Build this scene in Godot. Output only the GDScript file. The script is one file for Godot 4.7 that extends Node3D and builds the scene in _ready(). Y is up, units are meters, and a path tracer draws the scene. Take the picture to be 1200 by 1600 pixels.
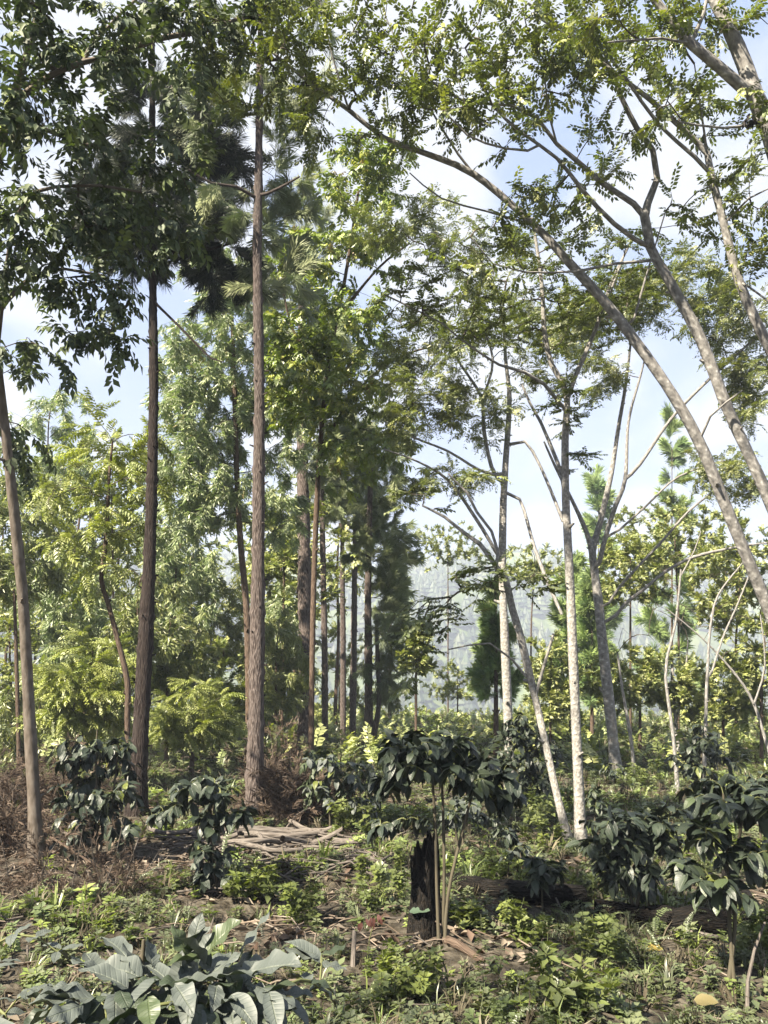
extends Node3D
# A young coffee plot under pines and shade trees. Camera at eye height, looking along -z.
# F: focal length in units of the 1200 x 1600 survey picture; pix(px, py, d) is the point d metres ahead on that sight line.
const F := 1203.0
const PITCH := 0.2269
const EYE := Vector3(0, 1.6, 0)
var rng := RandomNumberGenerator.new()
var M := {}
var hills := FastNoiseLite.new()
var lumps := FastNoiseLite.new()
var patches := FastNoiseLite.new()
var used := {}
var SP := {}
var LEAF := []
var COFFEE := []


class MB:
	var v := PackedVector3Array()
	var n := PackedVector3Array()
	var uv := PackedVector2Array()
	var idx := PackedInt32Array()
	func vert(p: Vector3, u := Vector2.ZERO, nn := Vector3.ZERO) -> int:
		v.append(p); n.append(nn); uv.append(u)
		return v.size() - 1
	func tri(a: int, b: int, c: int) -> void:
		idx.append(a); idx.append(b); idx.append(c)
	func mesh() -> ArrayMesh:
		var acc := PackedVector3Array()
		acc.resize(v.size())
		for i in range(0, idx.size(), 3):
			var a := idx[i]
			var b := idx[i + 1]
			var c := idx[i + 2]
			var f := (v[c] - v[a]).cross(v[b] - v[a])
			acc[a] += f; acc[b] += f; acc[c] += f
		for i in v.size():
			if n[i] == Vector3.ZERO:
				n[i] = acc[i].normalized() if acc[i].length_squared() > 1e-20 else Vector3.UP
		var arr := []
		arr.resize(Mesh.ARRAY_MAX)
		arr[Mesh.ARRAY_VERTEX] = v
		arr[Mesh.ARRAY_NORMAL] = n
		arr[Mesh.ARRAY_TEX_UV] = uv
		arr[Mesh.ARRAY_INDEX] = idx
		var m := ArrayMesh.new()
		m.add_surface_from_arrays(Mesh.PRIMITIVE_TRIANGLES, arr)
		return m
	func tube(p: PackedVector3Array, r: PackedFloat32Array, sides: int, wob := 0.0, seed := 0) -> void:
		if p.size() < 2: return
		var t := (p[1] - p[0]).normalized()
		var side := t.cross(Vector3(0.31, 0.2, 0.93)).normalized()
		var along := 0.0
		var first := v.size()
		for i in p.size():
			var t2 := (p[mini(i + 1, p.size() - 1)] - p[maxi(i - 1, 0)]).normalized()
			side = (side - t2 * side.dot(t2)).normalized()
			var b := t2.cross(side)
			if i > 0: along += p[i].distance_to(p[i - 1])
			for k in sides + 1:
				var a := TAU * k / sides
				var o := side * cos(a) + b * sin(a)
				var rr := r[i]
				if wob > 0.0:
					rr *= 1.0 + wob * (sin(a * 2.0 + along * 3.1 + seed) * 0.5 + sin(a * 3.0 - along * 7.3 + seed * 2.0) * 0.3 + sin(along * 17.0 + a * 5.0) * 0.3)
				vert(p[i] + o * rr, Vector2(float(k) / sides, along), o)
		for i in p.size() - 1:
			for k in sides:
				var a0 := first + i * (sides + 1) + k
				var c0 := a0 + sides + 1
				tri(a0, c0, a0 + 1)
				tri(a0 + 1, c0, c0 + 1)
		var e := vert(p[p.size() - 1] + t * r[r.size() - 1] * 0.3, Vector2(0.5, along), t)
		var q := first + (p.size() - 1) * (sides + 1)
		for k in sides: tri(q + k, e, q + k + 1)
	# a small leaf of four triangles, folded along its midrib and bent towards "down"
	func leaf4(at: Vector3, dir: Vector3, up: Vector3, l: float, w: float, bend: float, fold := 0.25) -> void:
		var s := dir.cross(up).normalized()
		var u := s.cross(dir).normalized()
		var mid := at + dir * l * 0.45 - u * bend * l * 0.15
		var a := vert(at, Vector2(0.5, 0))
		var m := vert(mid - u * w * fold * 0.5, Vector2(0.5, 0.45))
		var tip := vert(at + dir * l * 0.97 - u * bend * l * 0.6, Vector2(0.5, 1))
		var lf := vert(mid - s * w * 0.5 + u * w * fold * 0.4, Vector2(0, 0.45))
		var rt := vert(mid + s * w * 0.5 + u * w * fold * 0.4, Vector2(1, 0.45))
		tri(a, lf, m); tri(m, lf, tip); tri(a, m, rt); tri(m, tip, rt)
	func leaf2(at: Vector3, dir: Vector3, up: Vector3, l: float, w: float) -> void:
		var s := dir.cross(up).normalized() * w * 0.5
		var m := at + dir * l * 0.5
		var a := vert(at)
		var b := vert(m - s)
		var c := vert(m + s)
		var t := vert(at + dir * l)
		tri(a, b, c); tri(c, b, t)


class Plant:
	var root: Node3D
	var base := Vector3.ZERO
	var pos := PackedVector3Array()
	var par := PackedInt32Array()
	var cap := PackedFloat32Array()
	var carried := PackedFloat32Array()
	var limb := PackedByteArray()
	var chains := []
	func add(p: Vector3, parent: int, c: float, is_limb: bool) -> int:
		pos.append(p); par.append(parent); cap.append(c); carried.append(0.0); limb.append(1 if is_limb else 0)
		return pos.size() - 1


# ---------------------------------------------------------------- helpers
func pix(px: float, py: float, d: float) -> Vector3:
	var a := (px - 600.0) / F
	var b := (800.0 - py) / F
	var fwd := cos(PITCH) - b * sin(PITCH)
	return EYE + Vector3(a, sin(PITCH) + b * cos(PITCH), -fwd) * (d / fwd)

func ground_at(px: float, py: float) -> Vector3:
	var d := pix(px, py, 1.0) - EYE
	var t := 1.0
	for i in 40:
		var p := EYE + d * t
		t += (p.y - gy(p.x, p.z)) / maxf(-d.y, 0.02) * 0.7
		t = minf(t, 60.0)
	return EYE + d * t

func gy(x: float, z: float) -> float:
	var d := Vector2(x, z).length()
	var y := lumps.get_noise_2d(x * 9.0, z * 9.0) * 0.10 * smoothstep(0.0, 3.0, d) + lumps.get_noise_2d(x * 55.0, z * 55.0) * 0.035
	var far := maxf(0.0, -z - 40.0)
	if far > 0.0:
		var drop := smoothstep(0.0, 150.0, far) * 42.0
		var rise := smoothstep(190.0, 640.0, far) * (138.0 + hills.get_noise_2d(x * 0.5, 0.0) * 46.0 - x * 0.05)
		y += -drop + rise + hills.get_noise_2d(x, z) * 26.0 * smoothstep(90.0, 330.0, far) + hills.get_noise_2d(x * 4.0, z * 4.0) * 5.0 * smoothstep(60.0, 200.0, far)
	return y

func rnd(a: float, b: float) -> float: return rng.randf_range(a, b)
func rv() -> Vector3: return Vector3(rng.randfn(), rng.randfn(), rng.randfn()) * 0.577

func numbered(s: String) -> String:
	used[s] = used.get(s, -1) + 1
	return s if used[s] == 0 else "%s_%03d" % [s, used[s]]

func tag(o: Node, label: String, category: String, group := "", kind := "") -> Node:
	if label: o.set_meta("label", label)
	if category: o.set_meta("category", category)
	if group: o.set_meta("group", group)
	if kind: o.set_meta("kind", kind)
	return o

func thing(called: String, label: String, category: String, at: Vector3, group := "") -> Node3D:
	var o := Node3D.new()
	o.name = numbered(called)
	add_child(o)
	o.position = at
	tag(o, label, category, group)
	return o

# one named mesh; under a thing its vertices stay in world metres, so its place undoes the thing's
func obj(called: String, mesh: Mesh, mat: Material, parent: Node3D = null) -> MeshInstance3D:
	var o := MeshInstance3D.new()
	o.mesh = mesh
	o.material_override = mat
	if parent:
		o.name = called
		parent.add_child(o, true)
		o.position = -parent.position
	else:
		o.name = numbered(called)
		add_child(o)
	return o

func scatter(called: String, mesh: Mesh, mat: Material, xf: Array, tints: PackedColorArray, parent: Node3D = null) -> MultiMeshInstance3D:
	var mm := MultiMesh.new()
	mm.transform_format = MultiMesh.TRANSFORM_3D
	mm.use_colors = true
	mm.mesh = mesh
	mm.instance_count = xf.size()
	var b := PackedFloat32Array()
	b.resize(xf.size() * 16)
	for i in xf.size():
		var t: Transform3D = xf[i]
		var k := i * 16
		b[k] = t.basis.x.x; b[k + 1] = t.basis.y.x; b[k + 2] = t.basis.z.x; b[k + 3] = t.origin.x
		b[k + 4] = t.basis.x.y; b[k + 5] = t.basis.y.y; b[k + 6] = t.basis.z.y; b[k + 7] = t.origin.y
		b[k + 8] = t.basis.x.z; b[k + 9] = t.basis.y.z; b[k + 10] = t.basis.z.z; b[k + 11] = t.origin.z
		var c := tints[i]
		b[k + 12] = c.r; b[k + 13] = c.g; b[k + 14] = c.b; b[k + 15] = 1.0
	mm.buffer = b
	var o := MultiMeshInstance3D.new()
	o.multimesh = mm
	o.material_override = mat
	o.set_meta("kind", "stuff")
	if parent:
		o.name = called
		parent.add_child(o, true)
		o.position = -parent.position
	else:
		o.name = numbered(called)
		add_child(o)
	return o

func frame(at: Vector3, dir: Vector3, up: Vector3, s: float) -> Transform3D:
	var y := dir.normalized()
	var x := y.cross(up)
	x = x.normalized() if x.length_squared() > 1e-6 else y.cross(Vector3(0.3, 0.1, 0.9)).normalized()
	return Transform3D(Basis(x * s, y * s, x.cross(y) * s), at)

func tint(list: Array) -> Color:
	var a: Color = list[rng.randi() % list.size()]
	var b: Color = list[rng.randi() % list.size()]
	var c := a.lerp(b, rng.randf()) * rnd(0.8, 1.2)
	var grey := (c.r + c.g + c.b) / 3.0
	return c.lerp(Color(grey, grey, grey), rnd(0.02, 0.22))

# Catmull-Rom through rows [px, py, d, width in px], resampled about every "step" metres: [points, radii]
func course(rows: Array, step := 0.18, slim := 0.95) -> Array:
	var p := PackedVector3Array()
	var r := PackedFloat32Array()
	for row in rows:
		var q := pix(row[0], row[1], row[2])
		p.append(q)
		r.append(row[3] * 0.5 * row[2] / (cos(PITCH) - (800.0 - row[1]) / F * sin(PITCH)) / F * slim)
	return curve_of(p, r, step)

func curve_of(p: PackedVector3Array, r: PackedFloat32Array, step: float) -> Array:
	var op := PackedVector3Array()
	var orr := PackedFloat32Array()
	for i in p.size() - 1:
		var n := clampi(int(p[i].distance_to(p[i + 1]) / step), 1, 60)
		for k in n:
			var t := float(k) / n
			op.append(p[i].cubic_interpolate(p[i + 1], p[maxi(i - 1, 0)], p[mini(i + 2, p.size() - 1)], t))
			orr.append(lerpf(r[i], r[i + 1], t))
	op.append(p[p.size() - 1])
	orr.append(r[r.size() - 1])
	return [op, orr]

func add_limb(pl: Plant, c: Array, joined := true) -> void:
	var p: PackedVector3Array = c[0]
	var r: PackedFloat32Array = c[1]
	var prev := -1
	if joined and pl.pos.size():
		prev = nearest(pl, p[0], -99.0, false)
	for i in p.size(): prev = pl.add(p[i], prev, r[i], true)

func nearest(pl: Plant, p: Vector3, bare: float, away := true) -> int:
	var best := -1
	var bd := 1e9
	for i in pl.pos.size():
		var q := pl.pos[i]
		if q.y < bare: continue
		var d := q.distance_squared_to(p)
		if away and q.y > p.y: d *= 1.0 + 0.8 * (q.y - p.y)
		if d < bd:
			bd = d; best = i
	return best

# joins the targets to the skeleton one by one, nearest first
func grow(pl: Plant, targets: PackedVector3Array, bare: float, arch: float, jit: float) -> void:
	var order := []
	for t in targets:
		var k := nearest(pl, t, bare)
		if k >= 0: order.append([pl.pos[k].distance_squared_to(t), t])
	order.sort_custom(func(a, b): return a[0] < b[0])
	for o in order:
		var t: Vector3 = o[1]
		var k := nearest(pl, t, bare)
		var a := pl.pos[k]
		var l := a.distance_to(t)
		if l < 0.03: continue
		var n := clampi(int(ceil(l / 0.22)), 3, 12)
		var chain := PackedInt32Array([k])
		var prev := k
		var bend := rv() * jit * l
		for i in range(1, n + 1):
			var f := float(i) / n
			var q := a.lerp(t, f) + (bend + Vector3.UP * arch * l) * (4.0 * f * (1.0 - f)) * 0.5
			if i < n: q += rv() * jit * 0.16 * l / sqrt(float(n))
			prev = pl.add(q, prev, 0.0, false)
			chain.append(prev)
		pl.chains.append(chain)
		var up := prev
		while up >= 0:
			pl.carried[up] += 1.0
			up = pl.par[up]

func targets_in(blobs: Array, more := 1.0) -> PackedVector3Array:
	var out := PackedVector3Array()
	for b in blobs:
		var c := pix(b[0], b[1], b[2])
		var m := (c - EYE).length() / F
		var right := Vector3.RIGHT
		var n := int(ceil(b[6] * more))
		for i in n:
			var q := rv().normalized() * pow(rng.randf(), 0.4)
			out.append(c + right * q.x * b[3] * m + Vector3.UP * q.y * b[4] * m + Vector3.BACK * q.z * b[5])
	return out

func twigs(pl: Plant, mat: Material, k := 0.0034) -> void:
	var mb := MB.new()
	for c in pl.chains:
		var p := PackedVector3Array()
		var r := PackedFloat32Array()
		for i in c.size():
			var id: int = c[i]
			p.append(pl.pos[id])
			var rr := k * pow(maxf(pl.carried[id] if i else pl.carried[c[1]], 1.0), 0.42)
			if i == c.size() - 1: rr *= 0.5
			r.append(minf(rr, 0.04))
		mb.tube(p, r, 5 if r[0] > 0.008 else 4)
	if mb.v.size():
		var o := obj("twigs", mb.mesh(), mat, pl.root)
		o.set_meta("kind", "stuff")

# sprays of leaves along the outer part of every twig
func leafage(pl: Plant, s: Dictionary, per := 5, size := 1.0, called := "crown", share := 1.0) -> void:
	var xf := []
	var cols := PackedColorArray()
	for c in pl.chains:
		if rng.randf() > share: continue
		var n := int(c.size())
		for k in per:
			var f := 1.0 if k == 0 else rnd(float(s.get("from", 0.35)), 1.0)
			var x := f * (n - 1)
			var i := mini(int(x), n - 2)
			var a := pl.pos[c[i]]
			var b := pl.pos[c[i + 1]]
			var at := a.lerp(b, x - i)
			var d := (b - a).normalized()
			var dir = (d * s.along + rv() * s.spread + Vector3.UP * s.rise).normalized()
			if s.flat: dir.y *= 0.3
			xf.append(frame(at, dir, Vector3.UP + rv() * 0.35, size * rnd(0.7, 1.25)))
			cols.append(tint(s.tints))
	if xf.size(): scatter(called, s.mesh, s.mat, xf, cols, pl.root)

# the leaves that show largest, each a part of its own
func single_leaves(pl: Plant, s: Dictionary, n: int) -> void:
	var ends := []
	for c in pl.chains:
		if pl.pos[c[c.size() - 1]].z < -4.0: ends.append(c)
	var mats := []
	for t in s.tints:
		var m: StandardMaterial3D = s.mat.duplicate()
		m.vertex_color_use_as_albedo = false
		m.albedo_color = (t as Color).linear_to_srgb()
		mats.append(m)
	for i in n:
		var c: PackedInt32Array = ends[rng.randi() % ends.size()]
		var k := c.size() - 1 - rng.randi() % 2
		var dir := (rv() * Vector3(1, 0.5, 1) + Vector3(0, -0.5, 0)).normalized()
		put_leaf(pl.root, "leaf", LEAF[rng.randi() % LEAF.size()], mats[rng.randi() % mats.size()], frame(pl.pos[c[k]] + rv() * 0.03, dir, Vector3.UP + rv() * 0.5, s.leaf * rnd(0.8, 1.2)))

func trunk_mesh(c: Array, sides: int, wob: float, whorl := 0.0) -> ArrayMesh:
	var mb := MB.new()
	var p: PackedVector3Array = c[0]
	var r: PackedFloat32Array = c[1].duplicate()
	if whorl > 0.0:
		var along := 0.0
		var next := rnd(0.6, 1.0)
		for i in range(1, p.size()):
			along += p[i].distance_to(p[i - 1])
			if along > next:
				r[i] *= 1.0 + whorl
				next += rnd(0.35, 0.75)
	var ph := rnd(0, 40)
	for i in r.size(): r[i] *= 1.0 + 0.9 * wob * lumps.get_noise_2d(i * 9.0 + ph * 10.0, ph * 30.0)
	mb.tube(p, r, sides, wob, rng.randi() % 50)
	return mb.mesh()

# A tree: [label, species, bark] and its courses; the trunk runs on into the ground from its first row.
func tree(called: String, label: String, group: String, bark: String, trunk: Array, limbs: Array, o: Dictionary) -> Plant:
	var pl := Plant.new()
	var pine: bool = o.get("pine", false)
	var slim: float = o.get("slim", 0.95)
	var c := course(trunk, 0.06 if pine else 0.16, slim)
	var p: PackedVector3Array = c[0]
	var r: PackedFloat32Array = c[1]
	var foot := p[0]
	var lean := (p[0] - p[mini(6, p.size() - 1)]).normalized()
	var g := gy(foot.x, foot.z)
	if foot.y - g > 0.25:
		var l := (foot.y - g) / maxf(-lean.y, 0.5)
		foot += lean * l
		foot.y = gy(foot.x, foot.z)
		var n := maxi(2, int(l / 0.2))
		var q := PackedVector3Array()
		var s := PackedFloat32Array()
		for i in n:
			q.append(foot.lerp(p[0], float(i) / n))
			s.append(r[0] * (1.0 + 0.12 * (1.0 - float(i) / n)))
		q.append_array(p); s.append_array(r)
		p = q; r = s
	var flare: float = o.get("flare", 0.35)
	for i in p.size():
		var h := p[i].y - foot.y
		if h < 0.5: r[i] *= 1.0 + flare * pow(1.0 - clampf(h / 0.5, 0, 1), 2.0)
	p.insert(0, foot - Vector3(0, 0.2, 0)); r.insert(0, r[0] * 1.1)
	pl.root = thing(called, label, "tree", Vector3(foot.x, gy(foot.x, foot.z), foot.z), group)
	pl.base = foot
	c = [p, r]
	add_limb(pl, c, false)
	obj("trunk", trunk_mesh(c, 16 if r[1] > 0.08 else 10, o.get("wob", 0.06), 0.18 if pine else 0.0), M[bark], pl.root)
	if not pine and p.size() > 14:
		var knots := MB.new()
		for i in 9:
			var at := 4 + rng.randi() % (p.size() - 8)
			var a := rv().normalized()
			var t := (p[at + 1] - p[at]).normalized()
			a = (a - t * a.dot(t)).normalized()
			var q := p[at] + a * r[at] * 0.7
			var e := r[at] * rnd(0.45, 0.9)
			knots.tube(PackedVector3Array([q, q + a * e * 0.6 + t * e * 0.3, q + a * e * rnd(0.9, 2.2) + t * e * 0.9]), PackedFloat32Array([e * 0.75, e * 0.5, e * 0.28]), 7, 0.1, i)
		obj("knots", knots.mesh(), M[bark], pl.root).set_meta("kind", "stuff")
	for l in limbs:
		var lc := course(l, 0.18, slim)
		var k := nearest(pl, lc[0][0], -99.0, false)
		if pl.pos[k].distance_to(lc[0][0]) < 0.5:
			lc[0][0] = pl.pos[k]
		add_limb(pl, lc)
		obj("branch", trunk_mesh(lc, 9, 0.07), M[o.get("limb_bark", bark)], pl.root)
	var bare: float = o.get("bare", 2.0)
	var aims := targets_in(o.get("blobs", []), o.get("more", 1.0))
	aims.append_array(o.get("aims", PackedVector3Array()))
	grow(pl, aims, bare, o.get("arch", 0.12), o.get("jit", 0.28))
	twigs(pl, M[o.get("twig", "twig")], o.get("twig_r", 0.0034))
	if o.has("sp"): leafage(pl, SP[o.sp], o.get("per", 5), o.get("size", 1.0))
	if o.has("single"): single_leaves(pl, SP[o.sp], int(o.single))
	if o.has("sp2"): leafage(pl, SP[o.sp2], o.get("per2", 1), o.get("size", 1.0), "crown", o.get("share2", 0.3))
	return pl


# ---------------------------------------------------------------- materials
func noise_tex(type: int, freq: float, octaves: int, w: int, h: int, seed: int, ramp := [], normal := false, ridged := false) -> NoiseTexture2D:
	var n := FastNoiseLite.new()
	n.noise_type = type
	n.seed = seed
	n.frequency = freq
	n.fractal_octaves = octaves
	n.fractal_type = FastNoiseLite.FRACTAL_RIDGED if ridged else FastNoiseLite.FRACTAL_FBM
	n.cellular_return_type = FastNoiseLite.RETURN_DISTANCE2_SUB
	var t := NoiseTexture2D.new()
	t.width = w; t.height = h
	t.seamless = true
	t.noise = n
	if ramp.size():
		var g := Gradient.new()
		var offs := PackedFloat32Array()
		var cols := PackedColorArray()
		for i in ramp.size():
			offs.append(ramp[i][0])
			cols.append((ramp[i][1] as Color).linear_to_srgb())
		g.offsets = offs
		g.colors = cols
		t.color_ramp = g
	return t

func mat(called: String, rough: float, spec := 0.5) -> StandardMaterial3D:
	var m := StandardMaterial3D.new()
	m.resource_name = called
	m.roughness = rough
	m.metallic_specular = spec
	M[called] = m
	return m

func bark(called: String, ramp: Array, freq: float, scale: Vector3, bump: float, cell := false, ridged := false) -> void:
	var m := mat(called, 0.9, 0.3)
	var type := FastNoiseLite.TYPE_CELLULAR if cell else FastNoiseLite.TYPE_SIMPLEX_SMOOTH
	m.albedo_texture = noise_tex(type, freq, 4, 256, 256, 7 + M.size(), ramp, false, ridged)
	m.heightmap_enabled = true
	m.heightmap_texture = noise_tex(type, freq, 4, 256, 256, 7 + M.size(), [], false, ridged)
	m.heightmap_scale = bump
	m.uv1_scale = scale

func foliage_mat(called: String, rough: float, through: Color, spec := 0.5) -> StandardMaterial3D:
	var m := mat(called, rough, spec)
	m.vertex_color_use_as_albedo = true
	m.backlight_enabled = true
	m.backlight = through
	return m

func materials() -> void:
	bark("pine_bark", [[0.0, Color(0.018, 0.013, 0.011)], [0.35, Color(0.048, 0.037, 0.033)], [0.6, Color(0.111, 0.090, 0.081)], [1.0, Color(0.178, 0.152, 0.141)]], 0.028, Vector3(3, 0.55, 1), 2.2, false, true)
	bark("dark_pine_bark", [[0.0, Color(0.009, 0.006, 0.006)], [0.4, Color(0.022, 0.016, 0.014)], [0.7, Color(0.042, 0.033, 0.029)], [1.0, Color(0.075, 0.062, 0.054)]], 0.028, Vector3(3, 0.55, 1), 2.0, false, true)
	bark("pale_bark", [[0.0, Color(0.11, 0.10, 0.09)], [0.3, Color(0.185, 0.175, 0.16)], [0.5, Color(0.226, 0.217, 0.201)], [0.75, Color(0.295, 0.284, 0.268)], [1.0, Color(0.373, 0.366, 0.349)]], 0.022, Vector3(1.0, 3.2, 1), 0.7)
	bark("grey_bark", [[0.0, Color(0.087, 0.083, 0.080)], [0.35, Color(0.171, 0.164, 0.156)], [0.6, Color(0.230, 0.221, 0.210)], [0.78, Color(0.298, 0.289, 0.277)], [1.0, Color(0.536, 0.533, 0.515)]], 0.028, Vector3(0.7, 1.3, 1), 0.6)
	bark("tan_bark", [[0.0, Color(0.076, 0.062, 0.049)], [0.5, Color(0.122, 0.103, 0.085)], [1.0, Color(0.164, 0.144, 0.122)]], 0.018, Vector3(1.0, 1.2, 1), 0.4)
	bark("brown_bark", [[0.0, Color(0.032, 0.023, 0.018)], [0.5, Color(0.086, 0.061, 0.045)], [1.0, Color(0.162, 0.126, 0.099)]], 0.03, Vector3(2.0, 0.8, 1), 0.8)
	bark("charred", [[0.0, Color(0.0020, 0.0018, 0.0016)], [0.5, Color(0.0052, 0.0046, 0.0039)], [0.8, Color(0.0146, 0.0114, 0.0088)], [1.0, Color(0.0358, 0.0276, 0.0195)]], 0.03, Vector3(2.0, 0.8, 1), 2.0, false, true)
	bark("dead_wood", [[0.0, Color(0.058, 0.049, 0.042)], [0.5, Color(0.123, 0.107, 0.094)], [1.0, Color(0.202, 0.182, 0.165)]], 0.03, Vector3(1.5, 0.8, 1), 0.5)
	var t := mat("twig", 0.85, 0.3)
	t.albedo_color = Color(0.075, 0.062, 0.05).linear_to_srgb()
	t = mat("pale_twig", 0.85, 0.3)
	t.albedo_color = Color(0.22, 0.195, 0.16).linear_to_srgb()
	t = mat("green_stem", 0.6, 0.4)
	t.albedo_color = Color(0.10, 0.11, 0.04).linear_to_srgb()
	t = mat("coffee_stem", 0.8, 0.3)
	t.albedo_color = Color(0.075, 0.066, 0.046).linear_to_srgb()
	foliage_mat("leaf", 0.42, Color(0.76, 0.8, 0.44), 0.58)
	foliage_mat("dull_leaf", 0.6, Color(0.55, 0.6, 0.35), 0.4)
	foliage_mat("needle", 0.55, Color(0.5, 0.55, 0.35), 0.4)
	foliage_mat("euc_leaf", 0.4, Color(0.7, 0.8, 0.5), 0.6)
	foliage_mat("dry", 0.9, Color(0.35, 0.28, 0.2), 0.2)
	# coffee leaf: raised quilting between side veins
	var im := Image.create(128, 256, false, Image.FORMAT_RGBA8)
	var ia := Image.create(128, 256, false, Image.FORMAT_RGBA8)
	for y in 256:
		for x in 128:
			var u := absf(x / 127.0 - 0.5) * 2.0
			var ph := (y / 255.0 * 9.0) - u * 1.5
			var vein := pow(absf(cos(ph * PI)), 10.0)
			var rib := exp(-u * u * 260.0)
			var h := 0.75 - 0.22 * vein * (1.0 - u * 0.6) - 0.4 * rib
			im.set_pixel(x, y, Color(h, h, h))
			var k := clampf(rib * 0.5 + vein * 0.05, 0.0, 1.0)
			ia.set_pixel(x, y, Color(0.93, 0.93, 0.93).lerp(Color(1.0, 1.0, 0.85), k))
	var bump := ImageTexture.create_from_image(im)
	var face := ImageTexture.create_from_image(ia)
	for i in 5:
		var m := mat("coffee_leaf_%d" % i, [0.46, 0.5, 0.48, 0.58, 0.5][i], 0.5)
		m.albedo_color = [Color(0.025, 0.036, 0.024), Color(0.036, 0.050, 0.030), Color(0.052, 0.072, 0.032), Color(0.076, 0.090, 0.080), Color(0.10, 0.12, 0.025)][i].linear_to_srgb()
		m.albedo_texture = face
		m.heightmap_enabled = true
		m.heightmap_texture = bump
		m.heightmap_scale = 0.3
		m.backlight_enabled = true
		m.backlight = Color(0.3, 0.36, 0.12)
	var g := mat("soil", 0.95, 0.2)
	g.albedo_texture = noise_tex(FastNoiseLite.TYPE_SIMPLEX_SMOOTH, 0.02, 5, 512, 512, 3, [[0.0, Color(0.022, 0.019, 0.014)], [0.45, Color(0.046, 0.040, 0.031)], [0.7, Color(0.076, 0.067, 0.053)], [1.0, Color(0.12, 0.108, 0.088)]])
	g.heightmap_enabled = true
	g.heightmap_texture = noise_tex(FastNoiseLite.TYPE_SIMPLEX_SMOOTH, 0.03, 5, 512, 512, 5)
	g.heightmap_scale = 3.0
	g.uv1_triplanar = true
	g.uv1_world_triplanar = true
	g.uv1_scale = Vector3(0.7, 0.7, 0.7)
	g = mat("hill_cover", 0.95, 0.2)
	g.albedo_texture = noise_tex(FastNoiseLite.TYPE_SIMPLEX_SMOOTH, 0.012, 5, 512, 512, 9, [[0.0, Color(0.03, 0.045, 0.02)], [0.45, Color(0.06, 0.085, 0.03)], [0.62, Color(0.12, 0.15, 0.05)], [1.0, Color(0.22, 0.20, 0.10)]])
	g.uv1_triplanar = true
	g.uv1_world_triplanar = true
	g.uv1_scale = Vector3(0.006, 0.006, 0.006)


# ---------------------------------------------------------------- sprays of leaves (y along the twig, z up)
func spray_broad(n: int, l: float, w: float, twig: float, droop: float) -> ArrayMesh:
	var mb := MB.new()
	for i in n:
		var f := (i + 0.5) / n
		var s := 1.0 if i % 2 == 0 else -1.0
		var dir := Vector3(s * rnd(0.6, 1.0), rnd(0.35, 0.9), rnd(-0.25, 0.2) - droop)
		if i == n - 1: dir = Vector3(rnd(-0.2, 0.2), 1, -droop)
		mb.leaf4(Vector3(0, f * twig, 0), dir.normalized(), Vector3(rnd(-0.5, 0.5), rnd(-0.3, 0.3), 1).normalized(), l * rnd(0.65, 1.1), w * rnd(0.8, 1.15), rnd(0.1, 0.6))
	return mb.mesh()

func spray_hang(n: int, l: float, w: float, twig: float) -> ArrayMesh:
	var mb := MB.new()
	for i in n:
		var f := float(i) / n
		var dir := Vector3(rnd(-0.7, 0.7), rnd(0.5, 1.1), rnd(-0.7, 0.7)).normalized()
		var at := Vector3(rnd(-0.03, 0.03), f * twig, rnd(-0.03, 0.03))
		mb.leaf4(at, dir, rv().normalized(), l * rnd(0.6, 1.1), w * rnd(0.8, 1.2), rnd(-0.3, 0.5), 0.15)
	return mb.mesh()

func spray_pinnate(pairs: int, l: float, w: float, rachis: float, fronds: int) -> ArrayMesh:
	var mb := MB.new()
	for q in fronds:
		var a := rnd(-1.1, 1.1) if fronds > 1 else 0.0
		var d := Vector3(sin(a), cos(a), rnd(-0.2, 0.3)).normalized()
		var at := Vector3(0, q * 0.05, 0)
		for i in pairs:
			var f := (i + 0.7) / pairs
			var p := at + d * rachis * f - Vector3(0, 0, 0.35 * rachis * f * f)
			for s in [-1.0, 1.0]:
				var side = d.cross(Vector3(0, 0, 1)).normalized() * s
				mb.leaf4(p, (side + d * 0.5 + Vector3(0, 0, rnd(-0.5, 0.0))).normalized(), Vector3(rnd(-0.2, 0.2), 0, 1).normalized(), l * rnd(0.75, 1.1) * (0.65 + 0.5 * sin(PI * f)), w, 0.4)
		mb.leaf4(at + d * rachis - Vector3(0, 0, 0.35 * rachis), (d - Vector3(0, 0, 0.6)).normalized(), Vector3(0, 0, 1), l, w, 0.4)
	return mb.mesh()

func spray_fine(fronds: int, rachis: float, pinnae: int) -> ArrayMesh:
	var mb := MB.new()
	for q in fronds:
		var d := Vector3(rnd(-1, 1), rnd(0.2, 1.1), rnd(-0.5, 0.6)).normalized()
		var tilt := Vector3(rnd(-0.7, 0.7), rnd(-0.4, 0.4), 1).normalized()
		var at := Vector3(0, q * 0.05, 0)
		var l0 := rachis * rnd(0.6, 1.1)
		for i in pinnae:
			var f := (i + 0.8) / pinnae
			var p := at + d * l0 * f - Vector3(0, 0, 0.35 * l0 * f * f)
			for s in [-1.0, 1.0]:
				if rng.randf() < 0.12: continue
				var side: Vector3 = (d.cross(tilt).normalized() * s + d * rnd(0.2, 0.7) - Vector3(0, 0, rnd(0.0, 0.5))).normalized()
				mb.leaf4(p, side, (tilt + rv() * 0.3).normalized(), rnd(0.045, 0.075), rnd(0.016, 0.024), rnd(0.0, 0.5), 0.3)
	return mb.mesh()

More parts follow.
